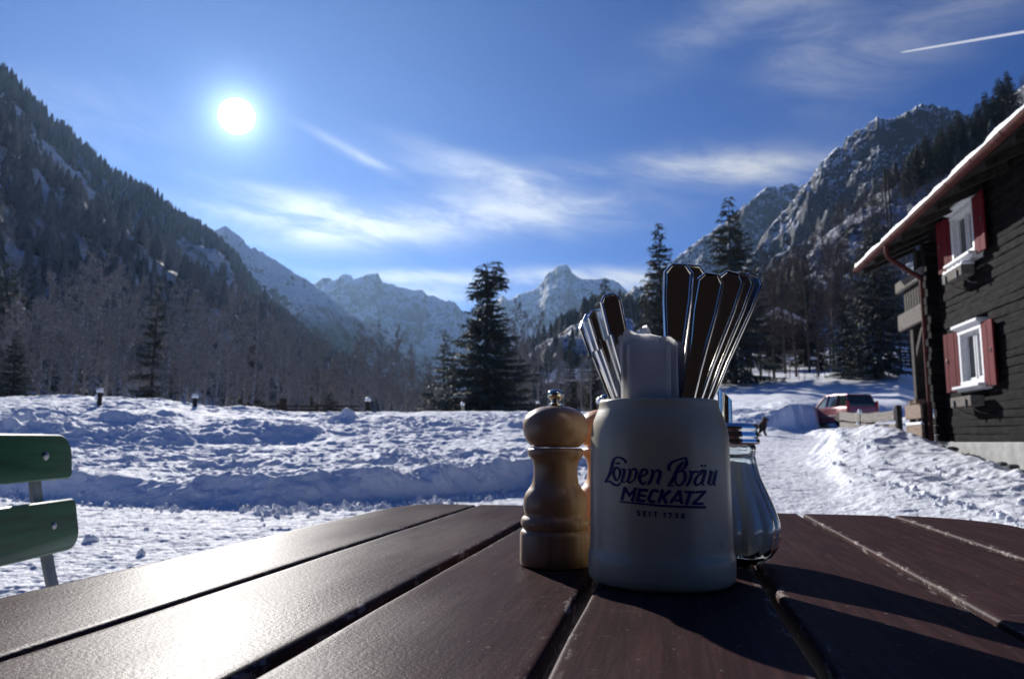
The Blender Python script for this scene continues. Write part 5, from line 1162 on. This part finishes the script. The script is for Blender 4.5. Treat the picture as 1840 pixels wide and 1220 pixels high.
for i, sv in enumerate(DG.skin_vertices[0].data): sv.radius = (rad[i], rad[i]); sv.use_root = (i == 0)
DM = mat('dog_fur', (.07, .04, .025), .85); t, b_ = nodes(DM); t.links.new(MIX(t, ramp(t, noise(t, 5, 4), .4, .62), (.014, .010, .008), (.075, .038, .022)), b_.inputs['Base Color']); bump(t, b_, noise(t, 60, 4), .8, .02); DG.materials.append(DM)
dog.location = (dp.x, dp.y, dz - .005); dog.scale = (1.25, 1.25, 1.15); dog.rotation_euler = (0, 0, R_(-12)); tag(dog, 'brown dog with pricked ears sitting on the snowy road looking right', 'dog')

# ------------------------------------------------------------------ added dark shed behind the camera, to darken reflections in steel and glaze
INN = thing('reflection_shed', 'small tarred timber shed behind the table, seen as the dark reflection in the knives', 'shed', uvz(-2.7, .15, 0), (0, 0, -TAZ))
REFL_DARK = m_rough('reflection_black', (.003, .0024, .0026), (.008, .006, .006), 5, .95, .6, .01, (1, 1, 5)); REFL_DARK.node_tree.nodes['Principled BSDF'].inputs['Specular IOR Level'].default_value = 0  # near-black colour chosen for the dark reflection of the added shed
b = MB()
for q in range(46): b.box((-4.1 + q * .19, -.02 + .008 * (q % 2), 1.6), (.182, .03, 3.2), bev=.004)
b.box((.2, -1.1, 1.58), (8.6, 2.1, 3.14)); b.build('wall', REFL_DARK, INN)
b = MB(); b.loft([[(-4.4, y, 3.2 + z) for y, z in ((.3, 0), (-1.1, .5), (-2.5, 0), (-2.5, .1), (-1.1, .6), (.3, .1))], [(4.9, y, 3.2 + z) for y, z in ((.3, 0), (-1.1, .5), (-2.5, 0), (-2.5, .1), (-1.1, .6), (.3, .1))]]); b.build('roof', REFL_DARK, INN)

# ------------------------------------------------------------------ air
hz = MB(); hz.box((0, 400, 640), (19600, 19600, 1420)); hz.v = [(x, y, z) for x, y, z in hz.v]
HM = bpy.data.materials.new('haze'); HM.use_nodes = True; t = HM.node_tree; t.nodes.clear(); vp = N(t, 'ShaderNodeVolumePrincipled')
vp.inputs['Density'].default_value = .000027; vp.inputs['Anisotropy'].default_value = .6; vp.inputs['Color'].default_value = (.40, .64, 1.0, 1); t.links.new(vp.outputs[0], N(t, 'ShaderNodeOutputMaterial').inputs['Volume'])
hz = hz.build('haze', HM); hz['kind'] = 'stuff'; hz['label'] = 'thin pale winter haze filling the valley air'

# ------------------------------------------------------------------ loose clods of ploughed snow along the road edges
rg = np.random.default_rng(9); Vs, Ts, off = [], [], 0
import itertools
bmv = MB(); bmv.lathe([(0, -1), (.62, -.75), (.95, -.2), (.9, .35), (.55, .8), (0, 1)], 7); cv_ = np.array(bmv.v); cf = [f for f in bmv.f]
tri_ = np.array([(f[0], f[i], f[i + 1]) for f in cf for i in range(1, len(f) - 1)])
for q in range(1500):
    px = rg.uniform(-150, 1900) if q < 1100 else rg.uniform(440, 1000); a_ = math.atan2(ray(px, 790)[0], ray(px, 790)[1]); rd_ = np.interp(a_, caz, RD); kind = rg.uniform()
    r_ = rd_ - abs(rg.normal(0, .35)) - .05 if (kind < .6 or q >= 1100) else rg.uniform(4, min(rd_, 24)) if kind < .75 else rd_ + rg.uniform(0, 3.5)
    x, y = r_ * math.sin(a_), r_ * math.cos(a_)
    if -1.2 < x < .9 and y < 1.6: continue
    sz = .010 + .035 * rg.uniform() ** 3 + (.02 * rg.uniform() if q >= 1100 else 0); sc_ = cv_ * (sz * rg.uniform(.7, 1.4, 3)) * (1 + .35 * rg.uniform(-1, 1, (len(cv_), 1))); an = rg.uniform(0, 6.28); c, s_ = math.cos(an), math.sin(an)
    Vs.append(np.stack([sc_[:, 0] * c - sc_[:, 1] * s_ + x, sc_[:, 0] * s_ + sc_[:, 1] * c + y, sc_[:, 2] + gz(x, y) + sz * .3], -1)); Ts.append(tri_ + off); off += len(cv_)
CLOD = mat('clod_snow', (.80, .82, .86), .9, Specular_IOR_Level=.04)
o = np_mesh('snow_clods', np.concatenate(Vs), None, CLOD, tris=np.concatenate(Ts)); tag(o, 'loose crumbs and clods of ploughed snow along the road edges', 'snow clods', kind='stuff')
